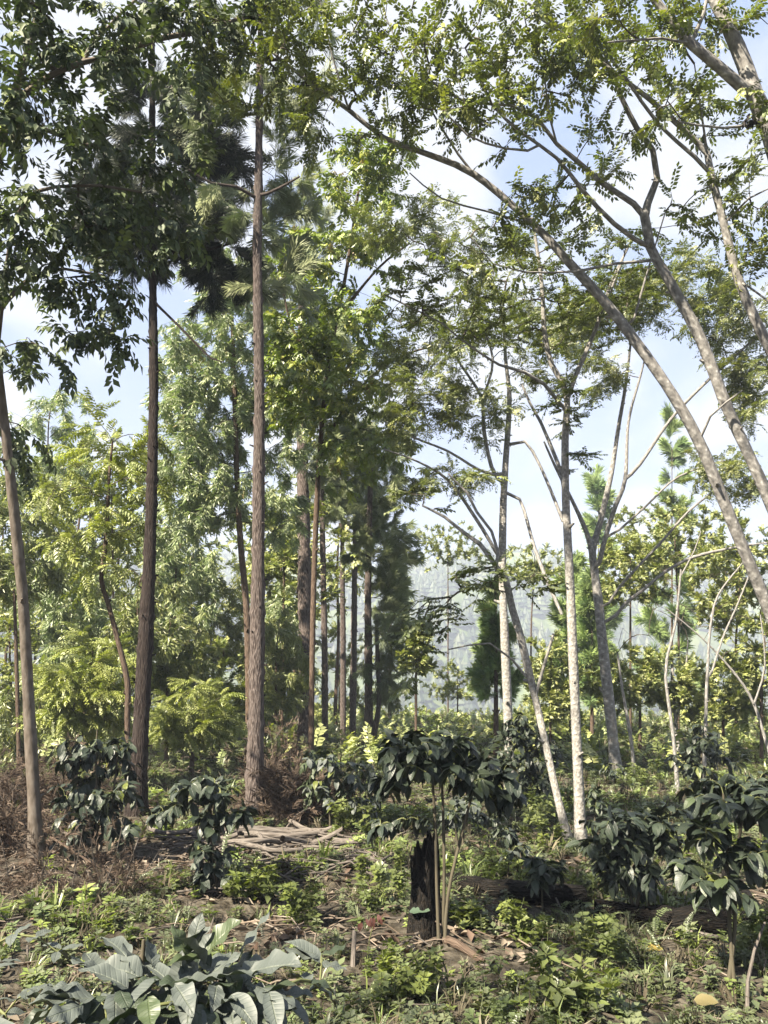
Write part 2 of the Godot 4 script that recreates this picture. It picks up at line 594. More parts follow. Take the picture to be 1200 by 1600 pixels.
func spray_needles(n: int, l: float, w: float, twig: float) -> ArrayMesh:
	var mb := MB.new()
	for i in n:
		var f := pow(rng.randf(), 0.7)
		var a := rnd(0, TAU)
		var open := rnd(0.25, 0.95)
		var d := Vector3(cos(a) * open, rnd(0.5, 1.0), sin(a) * open).normalized()
		var at := Vector3(0, f * twig, 0)
		var s := d.cross(rv()).normalized() * w * 0.5
		var ll := l * rnd(0.7, 1.1)
		var x := mb.vert(at - s)
		var y := mb.vert(at + s)
		var m := mb.vert(at + d * ll * 0.6 + s * 0.8 - Vector3(0, 0, 0.04 * ll))
		var z := mb.vert(at + d * ll - Vector3(0, 0, 0.22 * ll))
		mb.tri(x, y, m); mb.tri(x, m, z)
	return mb.mesh()

func rosette(n: int, l: float, w: float, rise: float, tiers: int) -> ArrayMesh:
	var mb := MB.new()
	for t in tiers:
		var h := t * l * 0.7
		for i in n:
			var a := TAU * i / n + t * 1.1 + rnd(-0.4, 0.4)
			var d := Vector3(cos(a), rnd(0.1, rise), sin(a)).normalized()
			mb.leaf4(Vector3(0, h, 0) + d * 0.01, d, Vector3.UP, l * rnd(0.6, 1.1), w * rnd(0.8, 1.2), rnd(0.1, 0.7))
	if tiers > 1:
		mb.tube(PackedVector3Array([Vector3.ZERO, Vector3(0, tiers * l * 0.7, 0)]), PackedFloat32Array([0.003, 0.002]), 3)
	return mb.mesh()

func grass_tuft(n: int, l: float) -> ArrayMesh:
	var mb := MB.new()
	for i in n:
		var a := rnd(0, TAU)
		var o := Vector3(cos(a), 0, sin(a))
		var s := o.cross(Vector3.UP) * 0.004
		var h := l * rnd(0.5, 1.1)
		var at := o * rnd(0, 0.03)
		var m := at + o * h * 0.25 + Vector3.UP * h * 0.6
		var e := at + o * h * rnd(0.5, 0.9) + Vector3.UP * h * rnd(0.5, 0.9)
		var x := mb.vert(at - s)
		var y := mb.vert(at + s)
		var z := mb.vert(m - s)
		var w := mb.vert(m + s)
		var t := mb.vert(e)
		mb.tri(x, y, z); mb.tri(z, y, w); mb.tri(z, w, t)
	return mb.mesh()

func species() -> void:
	for i in 3: LEAF.append(coffee_leaf(1.0, 0.48, 0.02, 0.3 + 0.3 * i, 4))
	var base := {"along": 0.6, "spread": 0.75, "rise": 0.0, "flat": false, "mat": M.leaf}
	var add := func(called: String, mesh: Mesh, d: Dictionary):
		var s := base.duplicate()
		s.merge(d, true)
		s.mesh = mesh
		SP[called] = s
	add.call("dark_broad", spray_broad(9, 0.105, 0.05, 0.24, 0.45), {"mat": M.dull_leaf, "leaf": 0.115, "rise": -0.25, "tints": [Color(0.053, 0.077, 0.042), Color(0.077, 0.102, 0.049), Color(0.114, 0.149, 0.056)]})
	add.call("oak", spray_broad(13, 0.058, 0.032, 0.2, 0.25), {"leaf": 0.065, "tints": [Color(0.111, 0.143, 0.046), Color(0.166, 0.205, 0.054), Color(0.083, 0.103, 0.042), Color(0.231, 0.250, 0.065)]})
	add.call("yellow", spray_broad(10, 0.13, 0.055, 0.26, 0.5), {"rise": -0.2, "tints": [Color(0.219, 0.285, 0.046), Color(0.164, 0.232, 0.046), Color(0.307, 0.328, 0.053), Color(0.132, 0.179, 0.046)]})
	add.call("orange", spray_broad(8, 0.07, 0.03, 0.16, 0.4), {"rise": -0.2, "tints": [Color(0.308, 0.182, 0.042), Color(0.266, 0.196, 0.042), Color(0.224, 0.126, 0.042)]})
	add.call("euc", spray_hang(12, 0.17, 0.026, 0.3), {"mat": M.euc_leaf, "along": 0.15, "spread": 0.3, "rise": -0.9, "tints": [Color(0.238, 0.298, 0.156), Color(0.309, 0.356, 0.204), Color(0.204, 0.251, 0.119), Color(0.356, 0.391, 0.166)]})
	add.call("euc_tip", spray_hang(10, 0.13, 0.022, 0.25), {"mat": M.euc_leaf, "along": 0.15, "spread": 0.4, "rise": -0.6, "tints": [Color(0.280, 0.182, 0.070), Color(0.224, 0.210, 0.070), Color(0.336, 0.168, 0.084)]})
	add.call("pinnate", spray_pinnate(6, 0.085, 0.028, 0.3, 3), {"rise": -0.05, "spread": 0.6, "tints": [Color(0.253, 0.285, 0.072), Color(0.197, 0.237, 0.067), Color(0.307, 0.338, 0.080)]})
	add.call("narrow", spray_hang(13, 0.13, 0.027, 0.26), {"along": 0.3, "spread": 0.5, "rise": -0.6, "tints": [Color(0.203, 0.235, 0.065), Color(0.161, 0.200, 0.060), Color(0.257, 0.270, 0.075), Color(0.128, 0.165, 0.060)]})
	add.call("fine", spray_fine(5, 0.17, 6), {"spread": 0.8, "mat": M.leaf, "tints": [Color(0.164, 0.198, 0.070), Color(0.205, 0.238, 0.079), Color(0.123, 0.147, 0.059), Color(0.266, 0.277, 0.090)]})
	add.call("flat_broad", spray_broad(12, 0.075, 0.04, 0.22, 0.1), {"flat": true, "tints": [Color(0.111, 0.143, 0.051), Color(0.175, 0.205, 0.067), Color(0.093, 0.111, 0.046)]})
	add.call("shrub", spray_broad(12, 0.10, 0.055, 0.24, 0.1), {"rise": 0.15, "tints": [Color(0.292, 0.327, 0.094), Color(0.218, 0.270, 0.083), Color(0.364, 0.374, 0.117), Color(0.170, 0.199, 0.070)]})
	add.call("needles", spray_needles(110, 0.2, 0.0027, 0.42), {"mat": M.needle, "along": 0.7, "spread": 0.6, "rise": 0.2, "from": 0.3, "tints": [Color(0.123, 0.158, 0.078), Color(0.171, 0.209, 0.098), Color(0.225, 0.255, 0.112)]})
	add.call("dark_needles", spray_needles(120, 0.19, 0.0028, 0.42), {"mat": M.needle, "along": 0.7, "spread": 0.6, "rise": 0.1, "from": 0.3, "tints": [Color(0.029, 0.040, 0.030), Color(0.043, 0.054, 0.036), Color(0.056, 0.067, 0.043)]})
	add.call("young_needles", spray_needles(80, 0.24, 0.006, 0.34), {"mat": M.needle, "along": 0.6, "spread": 0.4, "rise": 0.6, "from": 0.2, "tints": [Color(0.192, 0.273, 0.081), Color(0.137, 0.218, 0.077), Color(0.246, 0.328, 0.097)]})
	add.call("dry_needles", spray_needles(26, 0.11, 0.0035, 0.2), {"mat": M.dry, "along": 0.5, "spread": 0.8, "rise": -0.1, "from": 0.1, "tints": [Color(0.085, 0.062, 0.046), Color(0.13, 0.098, 0.074), Color(0.055, 0.04, 0.03)]})


# a larger leaf with an undulating edge: y along, z up
func coffee_leaf(l: float, w: float, wave: float, droop: float, segs := 6, roll := 0.28, twist := 0.0) -> ArrayMesh:
	var mb := MB.new()
	var ph := rnd(0, TAU)
	for i in segs + 1:
		var t := float(i) / segs
		var hw := w * 0.5 * pow(sin(PI * pow(t, 0.82)), 0.62) * (1.0 if t < 0.78 else 1.0 - (t - 0.78) * 2.0)
		if i == 0: hw = w * 0.02
		if i == segs: hw = 0.0005
		var y := l * (t - 0.10 * droop * t * t)
		var z := -droop * l * 0.42 * t * t + 0.10 * l * t
		var e := wave * w * sin(t * 15.0 + ph)
		var e2 := wave * w * sin(t * 14.0 + ph + 2.1)
		var tw := twist * t
		var bend := sin(t * 2.2 + ph) * twist * l * 0.06
		mb.vert(Vector3(-hw * cos(tw) + bend, y, z + hw * roll - hw * sin(tw) + e), Vector2(0, t))
		mb.vert(Vector3(bend, y, z), Vector2(0.5, t))
		mb.vert(Vector3(hw * cos(tw) + bend, y, z + hw * roll + hw * sin(tw) + e2), Vector2(1, t))
	for i in segs:
		var a := i * 3
		for k in 2:
			mb.tri(a + k, a + k + 3, a + k + 1)
			mb.tri(a + k + 1, a + k + 3, a + k + 4)
	return mb.mesh()

func put_leaf(parent: Node3D, called: String, mesh: Mesh, m: Material, t: Transform3D) -> void:
	var o := MeshInstance3D.new()
	o.mesh = mesh
	o.material_override = m
	o.name = called
	parent.add_child(o, true)
	o.transform = Transform3D(t.basis, t.origin - parent.position)

# a coffee bush: bare stems from the ground, arching twigs to targets, leaves in opposite pairs hanging from them
func coffee(label: String, foot: Vector3, stems: Array, blobs: Array, size: float, mats: Array, o := {}) -> void:
	var pl := Plant.new()
	pl.root = thing("coffee_bush", label, "coffee bush", foot, o.get("group", ""))
	for s in stems:
		var p := PackedVector3Array([foot + Vector3(rnd(-0.05, 0.05), -0.06, rnd(-0.05, 0.05))])
		var r := PackedFloat32Array([0.014 * o.get("stem", 1.0)])
		for q in s:
			p.append(pix(q[0], q[1], q[2])); r.append(0.011 * o.get("stem", 1.0))
		r[r.size() - 1] = 0.006
		var c := curve_of(p, r, 0.1)
		add_limb(pl, c, false)
		obj("stem", trunk_mesh(c, 7, 0.08), M.coffee_stem, pl.root)
	grow(pl, targets_in(blobs, o.get("more", 2.1)), foot.y + float(o.get("bare", 0.3)), 0.45, 0.15)
	twigs(pl, M.green_stem, 0.0026)
	var all := []
	var count := int(o.get("pairs", 5))
	var hang: float = o.get("hang", 1.0)
	for c in pl.chains:
		var n := int(c.size())
		for k in count:
			var f := 1.0 - float(k) / count * 0.8
			var x := f * (n - 1)
			var i := mini(int(x), n - 2)
			var a := pl.pos[c[i]]
			var b := pl.pos[c[i + 1]]
			var d := (b - a).normalized()
			var side := d.cross(Vector3.UP + rv() * 0.3).normalized()
			for s in [-1.0, 1.0]:
				if rng.randf() < 0.12: continue
				var dir: Vector3 = (side * s * rnd(0.5, 1.0) + d * rnd(0.3, 0.8) - Vector3.UP * hang * rnd(-0.2, 1.1)).normalized()
				var up: Vector3 = (Vector3.UP + rv() * 0.4 + d * 0.2 + dir * Vector3(1, 0, 1) * 0.7).normalized()
				all.append(frame(a.lerp(b, x - i), dir, up, size * rnd(0.6, 1.15)))
	# the largest to the eye come first
	all.sort_custom(func(p, q): return p.origin.distance_squared_to(EYE) < q.origin.distance_squared_to(EYE))
	var rest := []
	var white := PackedColorArray()
	for i in all.size():
		if i < 300:
			put_leaf(pl.root, "leaf", COFFEE[rng.randi() % COFFEE.size()], M["coffee_leaf_%d" % (mats[rng.randi() % mats.size()] if rng.randf() > 0.05 else [2, 4][i % 2])], all[i])
		else:
			rest.append(all[i])
			white.append(Color.WHITE)
	if rest.size(): scatter("inner_leaves", COFFEE[1], M["coffee_leaf_%d" % mats[0]], rest, white, pl.root)


func _ready() -> void:
	rng.seed = 20240611
	hills.seed = 4; hills.frequency = 0.006; hills.fractal_octaves = 3
	lumps.seed = 11; lumps.frequency = 0.05; lumps.fractal_octaves = 2
	patches.seed = 21; patches.frequency = 0.45; patches.fractal_octaves = 3
	# ---- camera, sky, sun, exposure
	var cam := Camera3D.new()
	cam.name = "camera"
	cam.position = EYE
	cam.rotation.x = PITCH
	cam.fov = rad_to_deg(2.0 * atan(800.0 / F))
	cam.far = 3000.0
	add_child(cam)
	cam.current = true
	var env := Environment.new()
	env.background_mode = Environment.BG_SKY
	env.sky = Sky.new()
	env.sky.sky_material = sky_material()
	env.tonemap_mode = Environment.TONE_MAPPER_LINEAR
	env.tonemap_exposure = 5.6
	env.sdfgi_enabled = true
	env.ssao_enabled = true
	env.ssil_enabled = true
	env.fog_enabled = true
	env.fog_density = 0.0011
	env.fog_light_color = Color(0.86, 0.91, 1.0)
	var we := WorldEnvironment.new()
	we.name = "world"
	we.environment = env
	add_child(we)
	var sun := DirectionalLight3D.new()
	sun.name = "sun"
	sun.light_energy = 1.4
	sun.light_color = Color(1.0, 0.95, 0.86)
	sun.light_angular_distance = 0.5
	sun.shadow_enabled = true
	add_child(sun)
	sun.look_at_from_position(Vector3(-0.70, 0.98, 0.66), Vector3.ZERO)
	materials()
	species()
	terrain()
	near_trees()
	shade_trees()
	back_trees()
	coffee_bushes()
	ground_things()
	ground_cover()


func sky_material() -> PanoramaSkyMaterial:
	var w := 1024
	var h := 512
	var im := Image.create(w, h, false, Image.FORMAT_RGBF)
	var n := FastNoiseLite.new()
	n.seed = 5; n.frequency = 1.0; n.fractal_octaves = 6
	var n2 := FastNoiseLite.new()
	n2.seed = 15; n2.frequency = 1.0; n2.fractal_octaves = 3
	for y in h:
		var el := PI * 0.5 - PI * (y + 0.5) / h
		for x in w:
			var az := TAU * (x + 0.5) / w
			var d := Vector3(cos(el) * cos(az), sin(el), cos(el) * sin(az))
			var e := maxf(d.y, 0.0)
			var c := Color(0.1284, 0.1471, 0.1764).lerp(Color(0.0662, 0.0949, 0.1649), pow(e, 0.4))
			# a cloud deck seen in perspective
			var q := Vector3(d.x, 0, d.z) / (e + 0.28)
			var k := n.get_noise_3d(q.x * 2.2 + 3.0, q.z * 3.6, 0.0) * 0.75 + n2.get_noise_3d(q.x * 0.9, q.z * 0.9 + 7.0, 2.0) * 0.8
			var cover := smoothstep(-0.22, 0.24, k - 0.09)
			c = c.lerp(Color(0.1596, 0.1647, 0.1757), cover * 0.95)
			c = c.lerp(Color(0.1541, 0.1622, 0.1764), (1.0 - smoothstep(0.0, 0.2, e)) * 0.25)
			if d.y < 0.0: c = c.lerp(Color(0.0389, 0.0430, 0.0370), smoothstep(0.0, 0.12, -d.y))
			im.set_pixel(x, y, c)
	var m := PanoramaSkyMaterial.new()
	m.panorama = ImageTexture.create_from_image(im)
	return m


func terrain() -> void:
	# near ground, fine; then the valley and the hills beyond
	var sheets := [["ground", -26.0, 26.0, 6.0, -46.0, 0.22, M.soil], ["hills", -620.0, 620.0, -44.0, -1000.0, 7.0, M.hill_cover]]
	for s in sheets:
		var mb := MB.new()
		var nx := int((s[2] - s[1]) / s[5])
		var nz := int((s[3] - s[4]) / s[5])
		for j in nz + 1:
			for i in nx + 1:
				var x: float = s[1] + i * s[5]
				var z: float = s[3] - j * s[5]
				mb.vert(Vector3(x, gy(x, z) - (0.1 if s[5] > 1.0 else 0.0), z), Vector2(x, z))
		for j in nz:
			for i in nx:
				var a := j * (nx + 1) + i
				mb.tri(a, a + nx + 1, a + 1)
				mb.tri(a + 1, a + nx + 1, a + nx + 2)
		var o := obj(s[0], mb.mesh(), s[6])
		o.set_meta("kind", "structure")
	# forest on the far hills
	var cone := MB.new()
	for t in 3:
		var y := 0.15 + t * 0.27
		for k in 7:
			var a := TAU * k / 7.0
			var b := TAU * (k + 1) / 7.0
			var r := 0.44 * (1.0 - t * 0.26)
			cone.tri(cone.vert(Vector3(0, y + 0.42, 0)), cone.vert(Vector3(cos(a) * r, y, sin(a) * r)), cone.vert(Vector3(cos(b) * r, y - 0.03, sin(b) * r)))
	var xf := []
	var cols := PackedColorArray()
	for i in 26000:
		var x := rnd(-430, 430)
		var z := -rnd(90, 900)
		var w := hills.get_noise_2d(x * 2.0 + 300.0, z * 2.0)
		if w < -0.16 and z > -640.0: continue
		var s := rnd(7, 13)
		var p := Vector3(x, gy(x, z) - 0.6, z)
		xf.append(Transform3D(Basis(Vector3.UP, rnd(0, TAU)).scaled(Vector3(s * rnd(0.7, 1.3), s, s * rnd(0.7, 1.3))), p))
		cols.append(tint([Color(0.03, 0.05, 0.025), Color(0.05, 0.075, 0.03), Color(0.08, 0.10, 0.04)]))
	tag(scatter("distant_forest", cone.mesh(), M.needle, xf, cols), "hazy conifer forest covering the hills across the valley", "forest")


func near_trees() -> void:
	# pale trunk at the left edge, whose dark crown fills the upper left and reaches over the clearing's near side
	var over := PackedVector3Array()
	for i in 95: over.append(Vector3(-4.1, 7.6, -1.3) + rv() * Vector3(1.9, 0.9, 2.3))
	tree("broadleaf_tree", "pale smooth trunk at the left edge, its dark drooping crown filling the upper left", "", "tan_bark",
		[[57, 1325, 7.9, 21], [46, 1120, 7.8, 18], [36, 940, 7.6, 17], [22, 800, 7.4, 16], [8, 670, 7.2, 15], [-6, 560, 7.0, 15], [-18, 450, 6.6, 15], [-16, 330, 6.3, 15], [10, 190, 6.0, 13], [50, 60, 5.8, 11], [90, -80, 5.6, 9]],
		[[[-16, 340, 6.3, 13], [10, 185, 5.9, 12], [90, 112, 5.8, 10], [170, 88, 5.9, 9], [240, 62, 6.0, 9], [300, 52, 6.1, 8], [345, 42, 6.2, 7], [425, 0, 6.3, 6], [470, -40, 6.4, 4]],
		[[-18, 420, 6.5, 12], [5, 178, 6.2, 10], [60, 198, 6.2, 8], [120, 222, 6.3, 6], [190, 236, 6.4, 4]],
		[[-14, 500, 6.8, 10], [40, 440, 6.6, 7], [100, 420, 6.7, 5], [160, 430, 6.8, 4]],
		[[-6, 560, 7.0, 8], [30, 330, 6.2, 7], [120, 290, 6.2, 5], [220, 300, 6.4, 4]],
		[[120, 100, 5.9, 7], [190, 20, 5.8, 5], [260, -40, 5.8, 4]]],
		{"sp": "dark_broad", "aims": over, "single": 280, "more": 0.72, "per": 6, "size": 0.9, "bare": 4.2, "jit": 0.35, "blobs": [[50, 60, 5.6, 130, 110, 0.8, 46], [190, 120, 5.9, 120, 120, 0.8, 44], [70, 250, 5.9, 130, 110, 0.7, 46], [225, 290, 6.3, 110, 95, 0.7, 38], [150, 385, 6.2, 110, 55, 0.6, 26], [30, 420, 6.4, 80, 80, 0.6, 22], [110, 500, 6.6, 90, 50, 0.5, 13], [20, 570, 6.9, 55, 50, 0.4, 9], [290, 60, 6.2, 80, 80, 0.6, 14], [190, 470, 6.7, 50, 60, 0.4, 7], [150, 560, 6.7, 50, 50, 0.4, 4], [45, 720, 7.6, 60, 30, 0.3, 9], [200, -80, 5.6, 240, 60, 1.0, 30]]})
	# pines
	var pine_rows := [
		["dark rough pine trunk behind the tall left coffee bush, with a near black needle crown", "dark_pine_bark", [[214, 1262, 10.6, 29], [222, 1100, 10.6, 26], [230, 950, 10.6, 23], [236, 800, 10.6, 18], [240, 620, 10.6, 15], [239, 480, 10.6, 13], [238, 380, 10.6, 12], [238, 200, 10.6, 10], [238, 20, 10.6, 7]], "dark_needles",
			[[235, 330, 10.6, 95, 55, 0.9, 34], [200, 370, 10.4, 75, 30, 0.9, 16], [325, 385, 10.6, 65, 14, 0.6, 12], [235, 210, 10.6, 80, 80, 0.9, 15], [240, 80, 10.6, 60, 60, 0.9, 5], [330, 440, 10.9, 25, 22, 0.3, 4], [310, 260, 10.6, 60, 60, 0.6, 9]], 7],
		["tallest pine, reddish brown plated trunk standing over the stick pile", "pine_bark", [[396, 1288, 10.0, 31], [399, 1180, 10.0, 28], [402, 1000, 10.0, 24], [404, 800, 10.0, 20], [405, 600, 10.0, 17], [402, 400, 10.0, 15], [404, 270, 10.0, 13], [406, 120, 10.0, 11], [408, -40, 10.0, 7]], "needles",
			[[405, 310, 10.2, 80, 60, 0.8, 11], [445, 430, 10.6, 45, 50, 0.5, 5], [350, 170, 10.0, 65, 80, 0.8, 11], [460, 190, 10.2, 50, 70, 0.7, 8], [410, 60, 10, 80, 60, 0.9, 7]], 6],
		["thick pine trunk right behind the heap of brown branches, second from the tallest pine", "pine_bark", [[476, 1180, 20.0, 25], [477, 1050, 20.0, 24], [476, 900, 20.0, 22], [473, 740, 20.0, 19], [472, 560, 20.0, 14], [472, 420, 20.0, 9]], "needles",
			[[500, 560, 20.0, 60, 110, 1.2, 34], [520, 700, 20.0, 60, 60, 1.0, 16], [440, 470, 20.0, 45, 90, 1.2, 18], [475, 360, 20.0, 40, 60, 1.0, 14]], 6],
		["slim pine trunk just right of the thick one, near the middle left", "pine_bark", [[508, 1180, 24.0, 11], [507, 1000, 24.0, 10], [504, 840, 24.0, 9], [503, 660, 24.0, 8], [503, 560, 24.0, 5]], "needles", [[520, 760, 24.0, 50, 80, 1.2, 22], [505, 640, 24.0, 40, 70, 1.2, 16]], 6],
		["thin knotty pine trunk, left one of the close pair of thin pines", "pine_bark", [[536, 1178, 26.0, 10], [536, 1000, 26.0, 9], [535, 900, 26.0, 8], [535, 740, 26.0, 6], [535, 640, 26.0, 4]], "needles", [[545, 800, 26.0, 50, 80, 1.2, 22], [540, 700, 26.0, 40, 60, 1.2, 14]], 6],
		["thin knotty pine trunk, right one of the close pair of thin pines", "pine_bark", [[550, 1180, 25.0, 12], [553, 1000, 25.0, 10], [554, 890, 25.0, 9], [556, 760, 25.0, 7], [557, 660, 25.0, 5]], "needles", [[580, 790, 25.0, 55, 90, 1.2, 26], [570, 690, 25.0, 40, 50, 1.2, 12]], 6],
		["rightmost pine of the row, its trunk forked at the base beside the pale coffee bush", "pine_bark", [[576, 1200, 21.0, 16], [576, 1060, 21.0, 13], [575, 920, 21.0, 11], [578, 780, 21.0, 8], [580, 660, 21.0, 6]], "needles", [[600, 870, 21.0, 36, 80, 1.2, 20], [605, 980, 21.0, 25, 50, 1.0, 9], [590, 740, 21.0, 40, 80, 1.1, 14], [600, 1060, 21.0, 20, 40, 0.6, 5]], 6],
		["slender far pine in the gap right of the pine row", "pine_bark", [[609, 1180, 34.0, 6], [610, 1000, 34.0, 5], [610, 860, 34.0, 4]], "needles", [[615, 960, 34.0, 20, 100, 1.5, 14]], 6],
	]
	for row in pine_rows:
		var limbs := []
		if row[0].begins_with("tallest"):
			limbs = [[[405, 308, 10.0, 6], [436, 294, 9.8, 5], [468, 276, 9.6, 3]], [[401, 312, 10.0, 6], [370, 292, 9.8, 5], [330, 286, 9.7, 4], [290, 262, 9.5, 3]]]
		if row[0].begins_with("dark"):
			limbs = [[[239, 470, 10.6, 5], [280, 510, 10.3, 4], [330, 560, 10.0, 3], [350, 566, 9.9, 2]], [[238, 390, 10.6, 7], [300, 395, 10.5, 5], [370, 378, 10.4, 3]]]
		if row[0].begins_with("rightmost"):
			limbs = [[[580, 1170, 21.0, 10], [592, 1100, 20.8, 8], [590, 1040, 20.8, 7], [588, 960, 20.8, 6]]]
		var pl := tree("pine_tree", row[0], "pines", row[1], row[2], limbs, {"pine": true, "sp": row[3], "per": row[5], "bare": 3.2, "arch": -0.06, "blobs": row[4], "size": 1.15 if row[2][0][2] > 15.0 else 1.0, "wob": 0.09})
		# stubs of shed branches up the trunk
		var mb := MB.new()
		for i in range(8, mini(pl.pos.size(), 110), 3):
			if not pl.limb[i] or pl.pos[i].y > 9.0: break
			var a := rnd(0, TAU)
			var o := Vector3(cos(a), rnd(0.1, 0.5), sin(a)).normalized()
			var q := pl.pos[i] + o * pl.cap[i] * 0.8
			mb.tube(PackedVector3Array([q, q + o * rnd(0.03, 0.09)]), PackedFloat32Array([0.016, 0.009]), 5)
		obj("branch_stubs", mb.mesh(), M[row[1]], pl.root).set_meta("kind", "stuff")
	# sapling with a crooked stem, in front of the bright left thicket
	tree("sapling", "thin crooked brown sapling left of the dark pine, yellow green leaves on top", "", "brown_bark",
		[[200, 1190, 11.5, 9], [199, 1120, 11.5, 9], [199, 1065, 11.5, 9], [184, 1000, 11.5, 8], [168, 940, 11.5, 8], [158, 905, 11.5, 7], [164, 860, 11.5, 7], [168, 800, 11.5, 6], [171, 740, 11.5, 5], [176, 690, 11.5, 3]],
		[], {"sp": "pinnate", "per": 5, "bare": 2.4, "blobs": [[165, 690, 11.5, 90, 50, 0.8, 22], [100, 760, 11.3, 70, 40, 0.7, 14], [150, 830, 11.3, 75, 40, 0.7, 15], [210, 760, 11.5, 50, 50, 0.6, 10], [120, 880, 11.2, 60, 40, 0.5, 9]]})
	# silvery gum with long hanging leaves
	tree("gum_tree", "tall silvery gum behind the tallest pine, long hanging leaves, reddish tips", "", "brown_bark",
		[[388, 1190, 16.5, 12], [389, 1080, 16.5, 12], [385, 950, 16.5, 11], [376, 850, 16.5, 10], [370, 740, 16.5, 9], [366, 600, 16.5, 8], [362, 480, 16.5, 5], [360, 400, 16.5, 3]],
		[], {"sp": "euc", "more": 2.1, "per": 12, "bare": 4.5, "sp2": "euc_tip", "share2": 0.12, "blobs": [[345, 450, 16.5, 60, 60, 1.2, 26], [315, 545, 16.3, 75, 80, 1.4, 42], [330, 640, 16.5, 85, 80, 1.5, 50], [290, 730, 16.3, 70, 70, 1.3, 34], [350, 770, 16.5, 80, 60, 1.3, 26], [410, 560, 16.8, 55, 120, 1.2, 36], [450, 660, 16.8, 45, 90, 1.0, 20], [280, 640, 16.2, 50, 60, 1.0, 16], [440, 800, 16.9, 40, 60, 0.9, 12], [260, 820, 16, 50, 50, 1.0, 12]]})
	# yellow green broadleaf in the middle
	tree("broadleaf_tree", "yellow green broadleaf tree in the middle, orange seed heads among its leaves", "", "brown_bark",
		[[486, 1185, 14.5, 10], [488, 1020, 14.5, 9], [492, 860, 14.5, 9], [500, 700, 14.3, 8], [515, 560, 14.1, 7], [540, 430, 13.9, 6], [560, 300, 13.8, 4]],
		[[[500, 700, 14.3, 6], [560, 610, 14.0, 5], [620, 560, 13.8, 4], [680, 540, 13.6, 3]], [[512, 580, 14.1, 6], [460, 520, 14.0, 4], [440, 440, 13.8, 3]], [[525, 500, 14.0, 6], [590, 420, 13.7, 4], [640, 380, 13.5, 3]]],
		{"sp": "yellow", "more": 1.35, "per": 7, "bare": 4.0, "sp2": "orange", "per2": 5, "share2": 0.07, "blobs": [[560, 290, 13.6, 75, 60, 1.0, 34], [600, 250, 13.5, 50, 35, 0.7, 12], [500, 410, 13.8, 70, 60, 1.0, 30], [590, 390, 13.5, 60, 40, 0.9, 18], [470, 540, 13.8, 60, 70, 1.0, 30], [545, 500, 13.6, 80, 60, 1.0, 28], [480, 630, 14.0, 60, 60, 1.0, 22], [555, 600, 13.7, 75, 55, 1.0, 24], [600, 680, 13.7, 60, 45, 0.9, 14], [445, 590, 13.7, 24, 50, 0.6, 10], [540, 720, 14.2, 60, 50, 0.9, 14]]})


